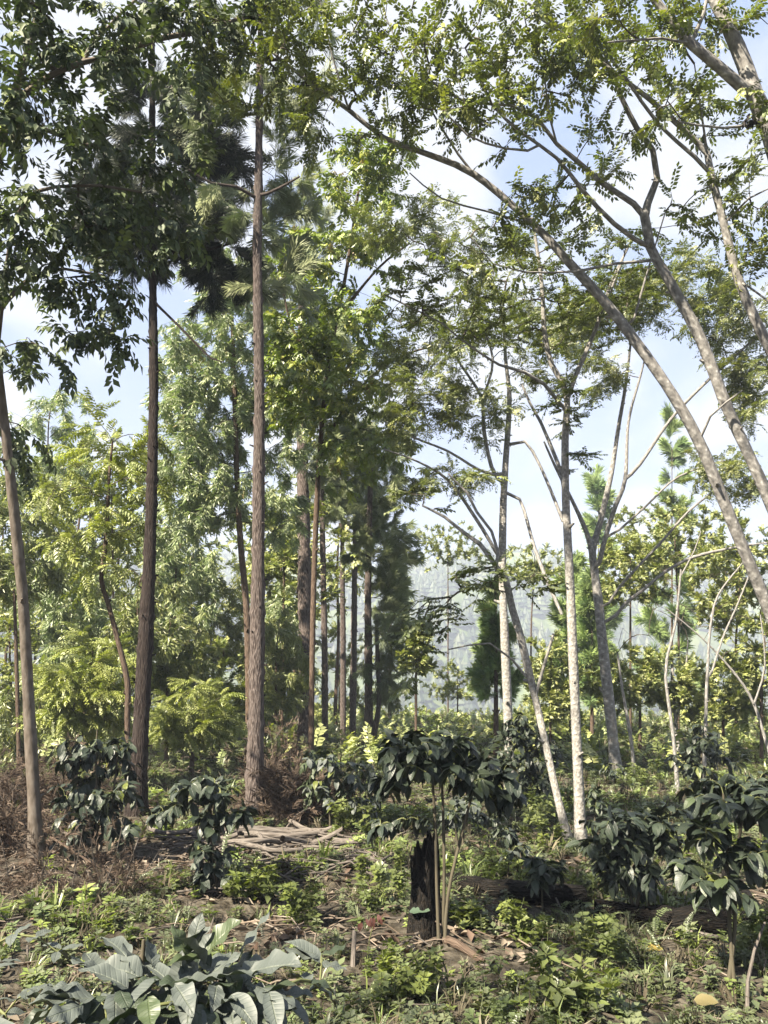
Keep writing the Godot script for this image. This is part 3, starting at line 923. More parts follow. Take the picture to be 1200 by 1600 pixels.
func shade_trees() -> void:
	# leaning trees on the right, their stems crossing the frame
	tree("shade_tree", "long grey trunk leaning left right across the upper frame, lowest of the leaning stems", "leaning shade trees on the right", "grey_bark",
		[[1325, 1330, 8.2, 34], [1262, 1110, 7.9, 32], [1200, 950, 7.7, 30], [1150, 830, 7.5, 29], [1092, 690, 7.3, 27], [1040, 600, 7.2, 27], [960, 490, 7.1, 25], [880, 400, 7.0, 22], [835, 352, 7.0, 19], [740, 272, 6.9, 16], [660, 238, 6.8, 14], [600, 215, 6.8, 13], [545, 172, 6.7, 12], [470, 118, 6.6, 9], [400, 60, 6.5, 5]],
		[[[985, 520, 7.1, 7], [1010, 430, 6.9, 5], [1040, 330, 6.8, 3]], [[835, 352, 7.0, 7], [760, 330, 7.0, 5], [690, 310, 6.8, 4], [640, 270, 6.7, 3]], [[1090, 690, 7.3, 7], [1110, 650, 7.1, 6], [1160, 610, 6.9, 4]], [[735, 270, 6.9, 7], [690, 200, 6.7, 5], [640, 110, 6.5, 4], [600, 20, 6.4, 3]], [[545, 172, 6.7, 6], [520, 90, 6.5, 5], [500, 0, 6.3, 3]]],
		{"sp": "oak", "slim": 0.62, "single": 220, "per": 4, "more": 1.25, "bare": 4.5, "blobs": [[420, 120, 6.3, 90, 60, 0.6, 22], [390, 40, 6.2, 110, 60, 0.7, 26], [530, 60, 6.2, 100, 60, 0.7, 28], [500, 190, 6.5, 60, 45, 0.5, 14], [610, 110, 6.2, 80, 70, 0.7, 26], [690, 60, 6.2, 80, 70, 0.7, 24], [640, 200, 6.6, 60, 30, 0.5, 9], [330, 110, 6.3, 50, 40, 0.5, 9], [1060, 330, 6.8, 60, 50, 0.5, 8]]})
	tree("shade_tree", "grey leaning trunk that forks high on the right into two pale limbs", "leaning shade trees on the right", "grey_bark",
		[[1370, 1290, 8.0, 33], [1290, 1000, 7.6, 31], [1210, 800, 7.3, 29], [1165, 700, 7.2, 28], [1130, 622, 7.1, 28], [1095, 530, 7.0, 27], [1042, 432, 6.9, 25], [1016, 386, 6.9, 24], [1007, 338, 6.8, 23], [1012, 318, 6.8, 18], [1027, 280, 6.8, 15], [1020, 235, 6.7, 14], [995, 200, 6.6, 13], [970, 150, 6.5, 12], [950, 100, 6.4, 12], [910, 68, 6.3, 10], [860, 32, 6.2, 8], [825, 5, 6.1, 6]],
		[[[1008, 336, 6.8, 17], [990, 318, 6.8, 16], [940, 285, 6.7, 14], [900, 250, 6.6, 12], [870, 225, 6.5, 10], [840, 185, 6.4, 9], [800, 165, 6.3, 7], [725, 158, 6.2, 6], [665, 120, 6.1, 4]],
		[[1016, 390, 6.9, 13], [960, 350, 6.7, 12], [910, 297, 6.5, 11], [870, 247, 6.4, 9], [815, 207, 6.3, 8], [770, 165, 6.2, 7], [745, 115, 6.1, 5], [727, 75, 6.0, 4]],
		[[852, 236, 6.35, 7], [790, 232, 6.2, 6], [730, 211, 6.1, 5], [690, 170, 6.0, 4]],
		[[1020, 408, 6.9, 8], [960, 412, 6.8, 7], [900, 424, 6.7, 6], [820, 425, 6.6, 5], [770, 412, 6.5, 4], [735, 370, 6.4, 3]],
		[[868, 225, 6.5, 6], [858, 180, 6.3, 5], [850, 110, 6.1, 3]]],
		{"sp": "oak", "slim": 0.62, "single": 220, "per": 4, "more": 1.25, "bare": 4.5, "blobs": [[780, 80, 6.1, 100, 70, 0.6, 26], [870, 130, 6.2, 90, 60, 0.6, 22], [740, 180, 6.1, 90, 50, 0.5, 20], [880, 310, 6.6, 70, 55, 0.5, 16], [810, 340, 6.5, 60, 40, 0.5, 11], [950, 230, 6.6, 60, 45, 0.5, 11], [690, 130, 6.0, 50, 50, 0.5, 9], [860, 30, 6.0, 80, 40, 0.5, 12], [760, 420, 6.5, 70, 30, 0.4, 7]]})
	tree("shade_tree", "grey leaning trunk close to the right edge with two parallel limbs at its top", "leaning shade trees on the right", "grey_bark",
		[[1480, 1290, 7.6, 30], [1380, 960, 7.3, 28], [1270, 680, 7.0, 26], [1195, 530, 6.8, 24], [1155, 440, 6.7, 22], [1131, 350, 6.6, 20], [1111, 272, 6.5, 18], [1105, 240, 6.5, 15], [1065, 200, 6.4, 13], [1015, 155, 6.3, 12], [950, 106, 6.2, 10], [890, 60, 6.1, 7], [830, 20, 6.0, 4]],
		[[[1106, 262, 6.5, 10], [1030, 195, 6.3, 9], [980, 125, 6.1, 8], [930, 60, 6.0, 6], [880, -10, 5.9, 4]], [[1105, 238, 6.5, 6], [1095, 170, 6.3, 5], [1085, 100, 6.2, 3]], [[1150, 430, 6.7, 6], [1200, 470, 6.5, 5], [1240, 470, 6.4, 3]], [[1128, 340, 6.6, 6], [1170, 310, 6.4, 5], [1210, 290, 6.2, 3]]],
		{"sp": "oak", "slim": 0.62, "single": 220, "per": 4, "more": 1.25, "bare": 4.5, "blobs": [[960, 50, 6.1, 90, 50, 0.6, 18], [1050, 110, 6.2, 70, 50, 0.5, 12], [1090, 190, 6.4, 60, 40, 0.4, 9], [1150, 320, 6.6, 60, 50, 0.5, 13], [1160, 410, 6.6, 50, 40, 0.4, 8], [1020, 40, 6.0, 60, 40, 0.5, 10], [900, 90, 6.0, 60, 40, 0.4, 10]]})
	tree("shade_tree", "thick dark trunk forking in the top right corner", "leaning shade trees on the right", "grey_bark",
		[[1480, 1290, 6.4, 42], [1400, 960, 6.1, 40], [1310, 620, 5.9, 38], [1245, 360, 5.7, 34], [1205, 210, 5.6, 30], [1180, 150, 5.5, 27], [1165, 105, 5.5, 24], [1138, 42, 5.4, 22], [1112, -10, 5.4, 20], [1080, -80, 5.3, 15]],
		[[[1182, 155, 5.5, 20], [1125, 106, 5.4, 18], [1080, 68, 5.3, 17], [1042, 25, 5.3, 14], [1020, -5, 5.2, 13], [980, -70, 5.2, 9]], [[1090, 62, 5.3, 7], [1100, 20, 5.2, 6], [1110, -30, 5.2, 4]], [[1062, 58, 5.3, 5], [1000, 62, 5.2, 4], [950, 66, 5.1, 3]], [[1195, 190, 5.6, 6], [1130, 200, 5.4, 4], [1060, 190, 5.3, 3]]],
		{"sp": "oak", "per": 5, "bare": 4.5, "blobs": [[1060, 20, 5.2, 80, 50, 0.4, 9], [1170, 40, 5.3, 50, 50, 0.4, 7], [1180, 180, 5.4, 40, 50, 0.3, 5], [1040, 160, 5.3, 60, 40, 0.4, 6], [960, 20, 5.1, 60, 30, 0.4, 7], [1150, 240, 5.5, 50, 20, 0.3, 4]]})
	# pale trunk in the middle right, and the thin one leaning against it
	tree("shade_tree", "straight pale speckled trunk in the middle right, nearest of the upright pale trees", "upright pale shade trees", "pale_bark",
		[[908, 1325, 8.6, 20], [902, 1180, 8.6, 18], [896, 1040, 8.6, 17], [890, 900, 8.6, 16], [884, 780, 8.6, 14], [883, 690, 8.6, 13], [886, 625, 8.6, 12], [880, 600, 8.6, 11], [862, 570, 8.6, 10], [851, 520, 8.5, 9], [846, 440, 8.4, 7], [832, 340, 8.3, 5]],
		[[[886, 626, 8.6, 10], [898, 590, 8.6, 9], [918, 545, 8.6, 8], [936, 500, 8.5, 7], [944, 470, 8.5, 6], [960, 430, 8.4, 5], [990, 370, 8.3, 4]],
		[[884, 770, 8.6, 8], [872, 725, 8.8, 8], [858, 690, 8.9, 7], [845, 660, 9.0, 6], [828, 630, 9.0, 5], [815, 600, 9.0, 4]],
		[[881, 640, 8.6, 7], [850, 600, 8.4, 7], [820, 582, 8.3, 6], [780, 570, 8.2, 5], [720, 530, 8.0, 4], [690, 505, 7.9, 3], [600, 460, 7.8, 3]],
		[[938, 495, 8.5, 5], [960, 440, 8.4, 4], [975, 400, 8.3, 3]]],
		{"sp": "flat_broad", "per": 5, "more": 2.0, "size": 0.62, "slim": 0.85, "bare": 3.6, "limb_bark": "grey_bark", "arch": 0.05, "blobs": [[900, 520, 8.6, 90, 30, 0.8, 18], [950, 460, 8.4, 90, 30, 0.8, 16], [820, 480, 8.4, 80, 50, 0.8, 18], [720, 500, 8.1, 90, 40, 0.8, 18], [640, 470, 7.9, 70, 35, 0.7, 13], [880, 400, 8.3, 100, 40, 0.8, 16], [900, 640, 8.5, 40, 40, 0.3, 7], [860, 610, 8.5, 40, 30, 0.3, 7], [900, 720, 8.5, 30, 30, 0.3, 3], [1000, 400, 8.3, 70, 30, 0.6, 9]]})
	tree("shade_tree", "thin pale trunk leaning left at the foot of the straight speckled one", "upright pale shade trees", "pale_bark",
		[[893, 1332, 8.7, 14], [872, 1250, 8.8, 13], [852, 1160, 8.9, 12], [836, 1090, 9.0, 12], [824, 1040, 9.0, 13], [812, 990, 9.0, 12], [800, 950, 9.0, 12], [790, 905, 9.0, 11], [775, 885, 9.0, 9], [750, 850, 9.1, 8], [722, 830, 9.1, 6], [695, 808, 9.1, 5], [660, 790, 9.2, 3]],
		[[[835, 1085, 9.0, 6], [850, 1040, 8.9, 5], [865, 990, 8.8, 4]], [[786, 892, 9.0, 6], [768, 830, 9.0, 5], [745, 800, 9.0, 5], [730, 770, 9.0, 4], [700, 740, 9.0, 3]], [[830, 1070, 9.0, 5], [800, 1030, 8.9, 4], [765, 1005, 8.8, 3], [700, 1015, 8.7, 2]]],
		{"sp": "flat_broad", "per": 4, "bare": 2.6, "blobs": [[760, 905, 8.9, 60, 30, 0.4, 12], [840, 910, 8.9, 40, 22, 0.3, 7], [700, 960, 8.7, 60, 25, 0.4, 8], [640, 1000, 8.6, 50, 30, 0.4, 9], [660, 780, 9.1, 50, 30, 0.4, 6], [650, 1060, 8.6, 35, 25, 0.3, 5]]})
	tree("shade_tree", "pale trunk behind the round coffee bush, many thin limbs fanning out above", "upright pale shade trees", "pale_bark",
		[[796, 1190, 12.5, 19], [793, 1100, 12.5, 18], [788, 980, 12.5, 16], [785, 890, 12.5, 15], [786, 800, 12.5, 14], [789, 740, 12.5, 13], [793, 680, 12.5, 11], [796, 620, 12.5, 9], [790, 560, 12.5, 7], [786, 480, 12.4, 4]],
		[[[787, 760, 12.5, 8], [768, 730, 12.4, 8], [756, 670, 12.3, 7], [752, 620, 12.2, 6], [720, 570, 12.0, 5], [690, 520, 11.9, 4], [660, 480, 11.8, 3]],
		[[788, 745, 12.5, 8], [750, 735, 12.3, 6], [700, 705, 12.1, 5], [630, 674, 11.9, 4], [610, 630, 11.8, 3]],
		[[786, 770, 12.5, 7], [812, 780, 12.4, 6], [835, 855, 12.2, 7], [858, 915, 12.0, 8], [878, 960, 11.9, 6]],
		[[785, 880, 12.5, 8], [765, 845, 12.3, 8], [740, 805, 12.2, 7], [700, 750, 12.0, 6], [650, 720, 11.8, 4], [600, 702, 11.7, 3]],
		[[793, 690, 12.5, 7], [820, 690, 12.4, 6], [845, 730, 12.4, 6], [880, 815, 12.3, 7]],
		[[752, 628, 12.2, 6], [770, 560, 12.0, 5], [740, 480, 11.8, 3]]],
		{"sp": "fine", "per": 5, "more": 1.5, "bare": 4.0, "arch": 0.02, "slim": 0.8, "size": 1.0, "limb_bark": "grey_bark", "blobs": [[640, 355, 12.0, 90, 25, 1.0, 18], [740, 400, 12.0, 100, 30, 1.0, 20], [690, 600, 11.9, 100, 50, 1.0, 24], [640, 540, 11.9, 80, 40, 0.9, 16], [760, 640, 12.2, 60, 50, 0.9, 12], [700, 750, 12.0, 90, 14, 0.6, 13], [760, 500, 12.1, 90, 40, 1.0, 18], [640, 660, 11.8, 60, 35, 0.7, 10], [850, 560, 12.2, 60, 60, 0.8, 12]]})
	tree("shade_tree", "grey trunk with several dark limbs spreading like a vase, right of the speckled trunk", "upright pale shade trees", "grey_bark",
		[[962, 1200, 15.0, 24], [953, 1110, 15.0, 24], [943, 1020, 15.0, 23], [936, 950, 15.0, 21], [930, 900, 15.0, 18], [926, 860, 15.0, 16], [938, 815, 15.0, 13], [955, 740, 15.0, 11], [966, 670, 15.0, 9], [977, 605, 15.0, 7], [985, 540, 14.9, 5]],
		[[[928, 905, 15.0, 13], [922, 850, 14.9, 12], [905, 805, 14.8, 10], [893, 780, 14.8, 8], [868, 730, 14.6, 6], [850, 690, 14.5, 4]],
		[[934, 890, 14.9, 12], [946, 840, 14.7, 11], [962, 790, 14.5, 10], [977, 748, 14.4, 9], [982, 660, 14.3, 6], [1000, 590, 14.1, 5], [1012, 545, 14.0, 3]],
		[[976, 750, 14.4, 8], [1000, 725, 14.3, 8], [1040, 666, 14.1, 7], [1072, 628, 13.9, 7], [1125, 577, 13.7, 6], [1180, 528, 13.5, 5], [1240, 470, 13.3, 4]],
		[[945, 955, 14.9, 6], [962, 925, 14.8, 6], [985, 898, 14.6, 6], [1035, 845, 14.4, 6], [1075, 800, 14.2, 5], [1115, 768, 14.0, 4]],
		[[954, 975, 14.9, 8], [975, 945, 14.8, 8], [1002, 924, 14.6, 8], [1040, 893, 14.4, 7], [1085, 870, 14.2, 7], [1150, 855, 14.0, 5], [1200, 848, 13.9, 3]],
		[[960, 835, 14.6, 6], [1010, 790, 14.4, 5], [1060, 745, 14.2, 4], [1130, 720, 14.0, 3]]],
		{"sp": "fine", "per": 6, "more": 2.0, "bare": 4.6, "arch": 0.02, "slim": 0.7, "size": 1.1, "twig": "twig", "blobs": [[1060, 450, 13.6, 120, 35, 1.0, 24], [960, 480, 14.2, 90, 30, 1.0, 18], [1150, 500, 13.4, 70, 40, 0.9, 16], [880, 500, 14.6, 90, 40, 1.0, 16], [1160, 620, 13.5, 50, 50, 0.8, 10], [1140, 740, 13.8, 60, 50, 0.8, 12], [1170, 560, 13.4, 50, 40, 0.6, 8], [950, 580, 14.4, 70, 30, 0.8, 7]]})


func back_trees() -> void:
	# bright thicket behind on the left: [px, py, d, trunk px, species, blobs radius px x, y, count, label]
	var left := [
		[30, 1190, 15, 20, "narrow", 75, 95, 34, 830, "bright narrow leaved tree at the left edge behind the pale trunk"],
		[120, 1190, 13, 140, "pinnate", 80, 70, 34, 1060, "low bright pinnate tree behind the tall left coffee bush"],
		[225, 1185, 16, 215, "narrow", 70, 80, 30, 950, "bright narrow leaved tree just left of the dark pine trunk"],
		[300, 1190, 15, 305, "pinnate", 75, 45, 22, 1100, "low yellow green tree between the two nearest pines"],
		[80, 1180, 21, 75, "euc", 90, 90, 44, 690, "silvery grey topped tree in the left background"],
		[180, 1175, 22, 175, "shrub", 80, 85, 38, 760, "pale green round tree in the left background, behind the sapling"],
		[270, 1175, 20, 275, "euc", 60, 90, 34, 880, "hanging leaved gum between the nearest pines, far back"],
		[330, 1178, 21, 335, "narrow", 60, 90, 34, 960, "yellow green tree behind and left of the tallest pine"],
		[440, 1175, 23, 440, "euc", 40, 110, 38, 970, "narrow gum between the tallest and the thick pine"],
		[530, 1175, 30, 530, "shrub", 60, 70, 36, 1050, "leafy tree behind the thin pines"],
		[20, 1180, 19, 15, "shrub", 70, 120, 44, 1000, "dense tree low at the left edge"],
		[110, 1178, 18, 105, "euc", 70, 90, 36, 940, "grey green tree low in the left background"],
		[260, 1190, 17, 262, "narrow", 60, 60, 34, 1010, "bright low tree just right of the dark pine trunk"],
		[345, 1185, 18, 345, "shrub", 55, 70, 36, 1060, "leafy low tree left of the tallest pine's lower trunk"],
		[430, 1180, 19, 432, "narrow", 45, 80, 34, 1020, "bright narrow tree between the tallest and the thick pine, low down"],
		[440, 1180, 21, 445, "shrub", 45, 60, 30, 850, "pale green crown between the tallest and the thick pine, higher up"],
		[50, 1190, 17, 60, "narrow", 75, 60, 34, 1120, "low bushy tree behind the foot of the pale left trunk"],
		[400, 1178, 26, 420, "shrub", 60, 60, 32, 1090, "low leafy tree behind the tallest pine's base"],
	]
	for r in left:
		var d: float = r[2]
		tree("background_tree", r[9], "trees of the thicket on the left", "brown_bark", [[r[0], r[1], d, 110.0 / d], [(r[0] + r[3]) * 0.5, lerpf(r[1], r[8], 0.5), d, 90.0 / d], [r[3], r[8], d, 50.0 / d], [r[3] + 5, r[8] - r[6] * 0.6, d, 25.0 / d]], [],
			{"sp": r[4], "per": 14, "bare": 0.8, "size": 1.2 if r[4] == "euc" else (1.05 if r[4] == "narrow" else 0.8), "blobs": [[r[3], r[8], d, r[5], r[6], r[5] * d / F * 0.9, r[7] * 1.5], [r[3] - 30, r[8] + r[6] * 0.8, d, r[5] * 0.7, r[6] * 0.5, 0.6, r[7] * 0.5], [r[3] + 30, r[8] + r[6] * 0.6, d, r[5] * 0.7, r[6] * 0.5, 0.6, r[7] * 0.5]]})
	# flat topped and round trees of the right background
	var right := [
		[1060, 1150, 24, 1055, 120, 55, 60, 840, "broad flat topped yellow green tree on the right behind the vase shaped one"],
		[1150, 1160, 21, 1155, 80, 80, 54, 900, "dense green tree at the right edge behind the leaning trunk"],
		[985, 1160, 22, 985, 60, 50, 34, 890, "small yellow green tree behind the vase shaped trunk"],
		[1000, 1170, 19, 1000, 90, 45, 40, 1055, "low pale green bush tree right of the vase shaped trunk"],
		[700, 1130, 40, 700, 60, 36, 34, 850, "round pale tree left of the pale trunk with fanned limbs"],
		[715, 1120, 36, 715, 55, 30, 20, 1062, "small tree with a thin trunk on the meadow behind the middle coffee bush"],
		[830, 1140, 30, 835, 60, 30, 24, 880, "small far tree between the two pale trunks"],
		[860, 1165, 22, 862, 50, 70, 36, 1060, "bushy yellow green tree between the pale trunks low down"],
		[1130, 1170, 19, 1130, 70, 50, 32, 1080, "low scrubby tree at the right behind the upper coffee bush"],
		[650, 1160, 19, 650, 30, 36, 14, 1010, "drooping olive green tree right of the pine row"],
		[1190, 1160, 17, 1195, 60, 60, 30, 1020, "olive scrub tree cut by the right edge"],
	]
	for r in right:
		var d: float = r[2]
		tree("background_tree", r[8], "trees of the open slope on the right", "brown_bark", [[r[0], r[1], d, 100.0 / d], [r[0], lerpf(r[1], r[7], 0.6), d, 80.0 / d], [r[3], r[7] + r[5] * 0.4, d, 50.0 / d], [r[3], r[7] - r[5] * 0.4, d, 25.0 / d]], [],
			{"sp": "shrub", "per": 20, "bare": 0.8, "size": 0.62, "blobs": [[r[3], r[7], d, r[4], r[5], r[4] * d / F * 0.9, r[6] * 2.8], [r[3] - r[4] * 0.4, r[7] + r[5] * 0.7, d, r[4] * 0.6, r[5] * 0.5, 0.7, r[6] * 0.6], [r[3] + r[4] * 0.5, r[7] + r[5] * 0.6, d, r[4] * 0.6, r[5] * 0.5, 0.7, r[6] * 0.6]]})
	# young pines with pointed crowns
	for r in [[1050, 1080, 34, 735, 50, "tall pointed pine rising over the yellow green tree on the right"], [892, 1120, 27, 930, 38, "slim bright young pine between the speckled and the vase shaped trunk"], [775, 1120, 18, 965, 34, "bushy young pine behind the pale trunk with fanned limbs"], [935, 1110, 42, 790, 26, "far narrow pine top showing through the vase shaped limbs"], [925, 1120, 26, 960, 34, "dark young pine behind the vase shaped trunk"]]:
		var d: float = r[2]
		var blobs := []
		for k in 5:
			var f := k / 4.0
			blobs.append([r[0], lerpf(r[3] - 30, r[1] - 40, f), d, lerpf(6, r[4], f), (r[1] - r[3]) * 0.17, lerpf(6, r[4], f) * d / F, 9 + 3 * f])
		tree("young_pine", r[5], "young pines", "brown_bark", [[r[0], r[1], d, 150.0 / d], [r[0], (r[1] + r[3]) * 0.5, d, 100.0 / d], [r[0], r[3] - 40, d, 20.0 / d]], [], {"sp": "young_needles", "per": 6, "bare": 0.6, "size": d / 22.0, "arch": -0.1, "blobs": blobs})
	# leafless scrub on the right
	var bare := [
		["bare forked grey stem before the flat topped tree, under the arching limbs", [[1052, 1150, 13, 9], [1040, 1060, 13, 7], [1042, 1030, 13, 7], [1056, 970, 13, 6], [1064, 890, 13, 4]], [[[1064, 900, 13, 4], [1085, 860, 13, 3], [1095, 830, 13, 2]]]],
		["bare brown stem forking in two beside the leaning trunk", [[1102, 1150, 12, 9], [1104, 1080, 12, 8], [1106, 1040, 12, 7], [1110, 980, 12, 6], [1122, 930, 12, 5], [1160, 880, 12, 3]], [[[1108, 1065, 12, 6], [1128, 1000, 12, 5], [1150, 950, 12, 4], [1172, 895, 12, 3]]]],
		["bare pale stem rising at the right edge", [[1200, 1170, 13, 8], [1178, 1100, 13, 7], [1150, 1055, 13, 6], [1100, 1000, 13, 4], [1040, 950, 13, 3]], [[[1178, 1100, 13, 5], [1195, 1040, 13, 4], [1188, 960, 13, 3]]]],
		["reddish thin leaning stem right of the vase shaped trunk", [[992, 1215, 14.5, 9], [985, 1150, 14.5, 9], [972, 1075, 14.5, 7], [965, 1020, 14.5, 4]], []],
		["pale twin stem rising behind the right coffee bushes", [[1058, 1150, 19, 9], [1052, 1080, 19, 8], [1050, 1020, 19, 6]], [[[1056, 1130, 19, 6], [1070, 1060, 19, 5], [1075, 1000, 19, 3]]]],
	]
	for b in bare:
		tree("bare_sapling", b[0], "leafless saplings", "grey_bark", b[1], b[2], {"bare": 1.4, "slim": 0.62, "jit": 0.4, "twig": "twig", "blobs": [[b[1][2][0] + 20, b[1][2][1] - 110, b[1][0][2], 70, 80, 0.6, 14]]})
	# thin plantation trunks far back on the left: one built, the rest copies
	var spots := []
	for i in 34:
		var x := rnd(-17.0, -0.8)
		var z := -rnd(22.0, 33.0)
		spots.append(Vector3(x, gy(x, z), z))
	var pl := Plant.new()
	pl.root = thing("plantation_tree", "thin brown plantation trunk standing far back in the left thicket", "tree", Vector3.ZERO, "plantation trunks behind the thicket")
	var p := PackedVector3Array()
	var r := PackedFloat32Array()
	for i in 26:
		p.append(Vector3(sin(i * 0.4) * 0.03, i * 0.3 - 0.2, cos(i * 0.33) * 0.03)); r.append(lerpf(0.075, 0.03, i / 25.0))
	add_limb(pl, [p, r], false)
	obj("trunk", trunk_mesh([p, r], 8, 0.06), M.brown_bark, pl.root)
	var t := PackedVector3Array()
	for i in 40: t.append(Vector3(0, 5.6, 0) + rv() * Vector3(1.3, 2.0, 1.3))
	grow(pl, t, 3.0, 0.1, 0.25)
	twigs(pl, M.twig)
	leafage(pl, SP.shrub, 7, 1.2)
	for i in spots.size():
		var o: Node3D = pl.root
		if i:
			o = pl.root.duplicate()
			o.name = numbered("plantation_tree")
			add_child(o)
		o.position = spots[i]
		o.rotation.y = rnd(0, TAU)
		o.scale = Vector3.ONE * rnd(0.8, 1.15)


func coffee_bushes() -> void:
	for i in 6: COFFEE.append(coffee_leaf(rnd(0.12, 0.15), rnd(0.05, 0.062), rnd(0.02, 0.1), rnd(0.2, 1.1), 6, rnd(0.0, 0.5), rnd(-0.6, 0.6)))
	var G := func(px, py): return ground_at(px, py)
	var q: Vector3 = G.call(155, 1350)
	var d := -q.z
	coffee("tall dense dark coffee bush beside the dark pine trunk on the left", q, [[[152, 1260, d], [150, 1180, d], [152, 1140, d]], [[175, 1250, d], [185, 1165, d]]],
		[[155, 1175, d, 62, 28, 0.35, 16], [120, 1220, d, 40, 30, 0.3, 7], [190, 1225, d, 35, 35, 0.3, 7], [135, 1270, d, 50, 30, 0.3, 10], [180, 1290, d, 35, 30, 0.3, 6], [115, 1310, d, 35, 20, 0.3, 5]], 1.1, [0, 0, 1], {"pairs": 4, "more": 3.0, "hang": 1.4})
	q = G.call(335, 1398); d = -q.z
	coffee("dark coffee bush with a narrow lower tuft, in front of the tallest pine", q, [[[332, 1330, d], [330, 1280, d], [325, 1215, d]]],
		[[322, 1235, d, 48, 22, 0.25, 13], [265, 1270, d, 30, 10, 0.2, 4], [345, 1280, d, 40, 25, 0.2, 7], [325, 1330, d, 30, 25, 0.15, 5], [335, 1370, d, 26, 14, 0.15, 4], [385, 1270, d, 18, 10, 0.15, 2]], 1.0, [0, 0, 1], {"pairs": 4, "bare": 0.1, "more": 3.0})
	q = G.call(515, 1302); d = -q.z
	coffee("pale glossy coffee bush in front of the brown branch heap", q, [[[515, 1250, d], [512, 1180, d]], [[540, 1240, d], [560, 1190, d]]],
		[[505, 1190, d, 45, 18, 0.4, 14], [560, 1210, d, 40, 28, 0.4, 14], [520, 1245, d, 50, 22, 0.4, 14], [575, 1250, d, 30, 24, 0.3, 8], [490, 1225, d, 25, 15, 0.3, 5]], 0.9, [2, 3, 3], {"pairs": 4})
	q = G.call(685, 1478); d = -q.z
	coffee("umbrella shaped coffee bush on bare thin stems beside the burnt stump, in the middle", q, [[[683, 1400, d], [680, 1290, d], [672, 1160, d]], [[694, 1400, d], [693, 1290, d], [688, 1165, d]], [[700, 1400, d], [725, 1290, d], [745, 1215, d]]],
		[[680, 1158, d, 70, 14, 0.35, 14], [635, 1182, d, 45, 20, 0.3, 8], [705, 1192, d, 65, 22, 0.4, 11], [765, 1215, d, 55, 24, 0.3, 11], [610, 1225, d, 30, 16, 0.2, 4], [790, 1245, d, 24, 16, 0.2, 4], [600, 1290, d, 26, 10, 0.15, 3], [645, 1285, d, 14, 6, 0.1, 1]], 1.0, [0, 0, 1], {"pairs": 4, "bare": 0.6, "hang": 1.2, "more": 2.6})
	q = G.call(825, 1265); d = -q.z
	coffee("compact round dark coffee bush behind the thin leaning trunk", q, [[[822, 1200, d], [820, 1125, d]], [[830, 1200, d], [845, 1150, d]]],
		[[820, 1140, d, 36, 22, 0.45, 16], [845, 1175, d, 30, 26, 0.45, 12], [805, 1180, d, 28, 26, 0.45, 10], [835, 1220, d, 30, 22, 0.4, 10], [825, 1240, d, 24, 14, 0.3, 5]], 0.95, [0, 0, 1], {"pairs": 4, "more": 3.2})
	q = G.call(990, 1440); d = -q.z
	coffee("spreading dark coffee bush right of the fallen charred log", q, [[[985, 1400, d], [980, 1330, d], [985, 1270, d]], [[1000, 1390, d], [1025, 1310, d]]],
		[[975, 1290, d, 55, 22, 0.35, 14], [950, 1320, d, 40, 22, 0.3, 8], [1020, 1310, d, 45, 26, 0.35, 10], [985, 1350, d, 40, 20, 0.25, 7], [950, 1370, d, 20, 14, 0.2, 3], [1000, 1385, d, 30, 12, 0.2, 4], [1040, 1275, d, 40, 20, 0.3, 7]], 0.95, [0, 1, 1], {"pairs": 4, "hang": 0.9, "more": 2.8})
	q = G.call(1142, 1545); d = -q.z
	coffee("nearest right hand coffee bush, large dark leaves over a pale double stem", q, [[[1140, 1450, d], [1138, 1350, d], [1130, 1240, d]], [[1148, 1450, d], [1150, 1350, d], [1165, 1250, d]]],
		[[1120, 1240, d, 50, 22, 0.3, 9], [1165, 1260, d, 45, 26, 0.3, 9], [1110, 1300, d, 35, 30, 0.25, 8], [1160, 1330, d, 40, 26, 0.25, 7], [1100, 1370, d, 40, 14, 0.2, 4], [1140, 1390, d, 35, 16, 0.2, 4], [1070, 1360, d, 18, 10, 0.15, 2]], 1.0, [0, 0, 1, 2], {"pairs": 4, "bare": 0.35})
	q = G.call(1100, 1300); d = -q.z
	coffee("upright coffee bush standing behind the right hand ones, tallest on the right", q, [[[1098, 1240, d], [1096, 1190, d], [1098, 1140, d]]],
		[[1095, 1155, d, 36, 20, 0.3, 12], [1130, 1185, d, 30, 10, 0.3, 6], [1075, 1190, d, 36, 16, 0.3, 8], [1110, 1215, d, 40, 16, 0.3, 8]], 0.9, [0, 1, 1], {"pairs": 4})
	q = G.call(1185, 1330); d = -q.z
	coffee("dark coffee bush cut by the right edge, behind the double stemmed one", q, [[[1185, 1270, d], [1188, 1215, d]]],
		[[1180, 1225, d, 40, 18, 0.3, 12], [1195, 1260, d, 40, 20, 0.3, 10], [1215, 1230, d, 30, 20, 0.3, 6]], 0.9, [0, 0, 1], {"pairs": 4})
	q = G.call(848, 1440); d = -q.z
	coffee("knee high coffee seedling in front of the charred log", q, [[[847, 1400, d], [845, 1345, d]]],
		[[845, 1350, d, 28, 12, 0.15, 5], [835, 1375, d, 20, 10, 0.15, 3], [865, 1365, d, 20, 12, 0.1, 3]], 0.8, [0, 1, 2], {"pairs": 4, "stem": 0.6, "bare": 0.15})
	q = G.call(797, 1368); d = -q.z
	coffee("grey green coffee seedling behind the log, left of the thin leaning trunk", q, [[[796, 1330, d], [793, 1295, d]]],
		[[792, 1300, d, 24, 12, 0.15, 6], [800, 1325, d, 22, 10, 0.15, 4]], 0.75, [1, 3], {"pairs": 4, "stem": 0.6, "bare": 0.15})
	q = G.call(962, 1232); d = -q.z
	coffee("small near black coffee bush at the foot of the vase shaped tree", q, [[[961, 1215, d], [960, 1195, d]]], [[960, 1203, d, 22, 9, 0.3, 9]], 0.8, [0], {"pairs": 4, "bare": 0.1})
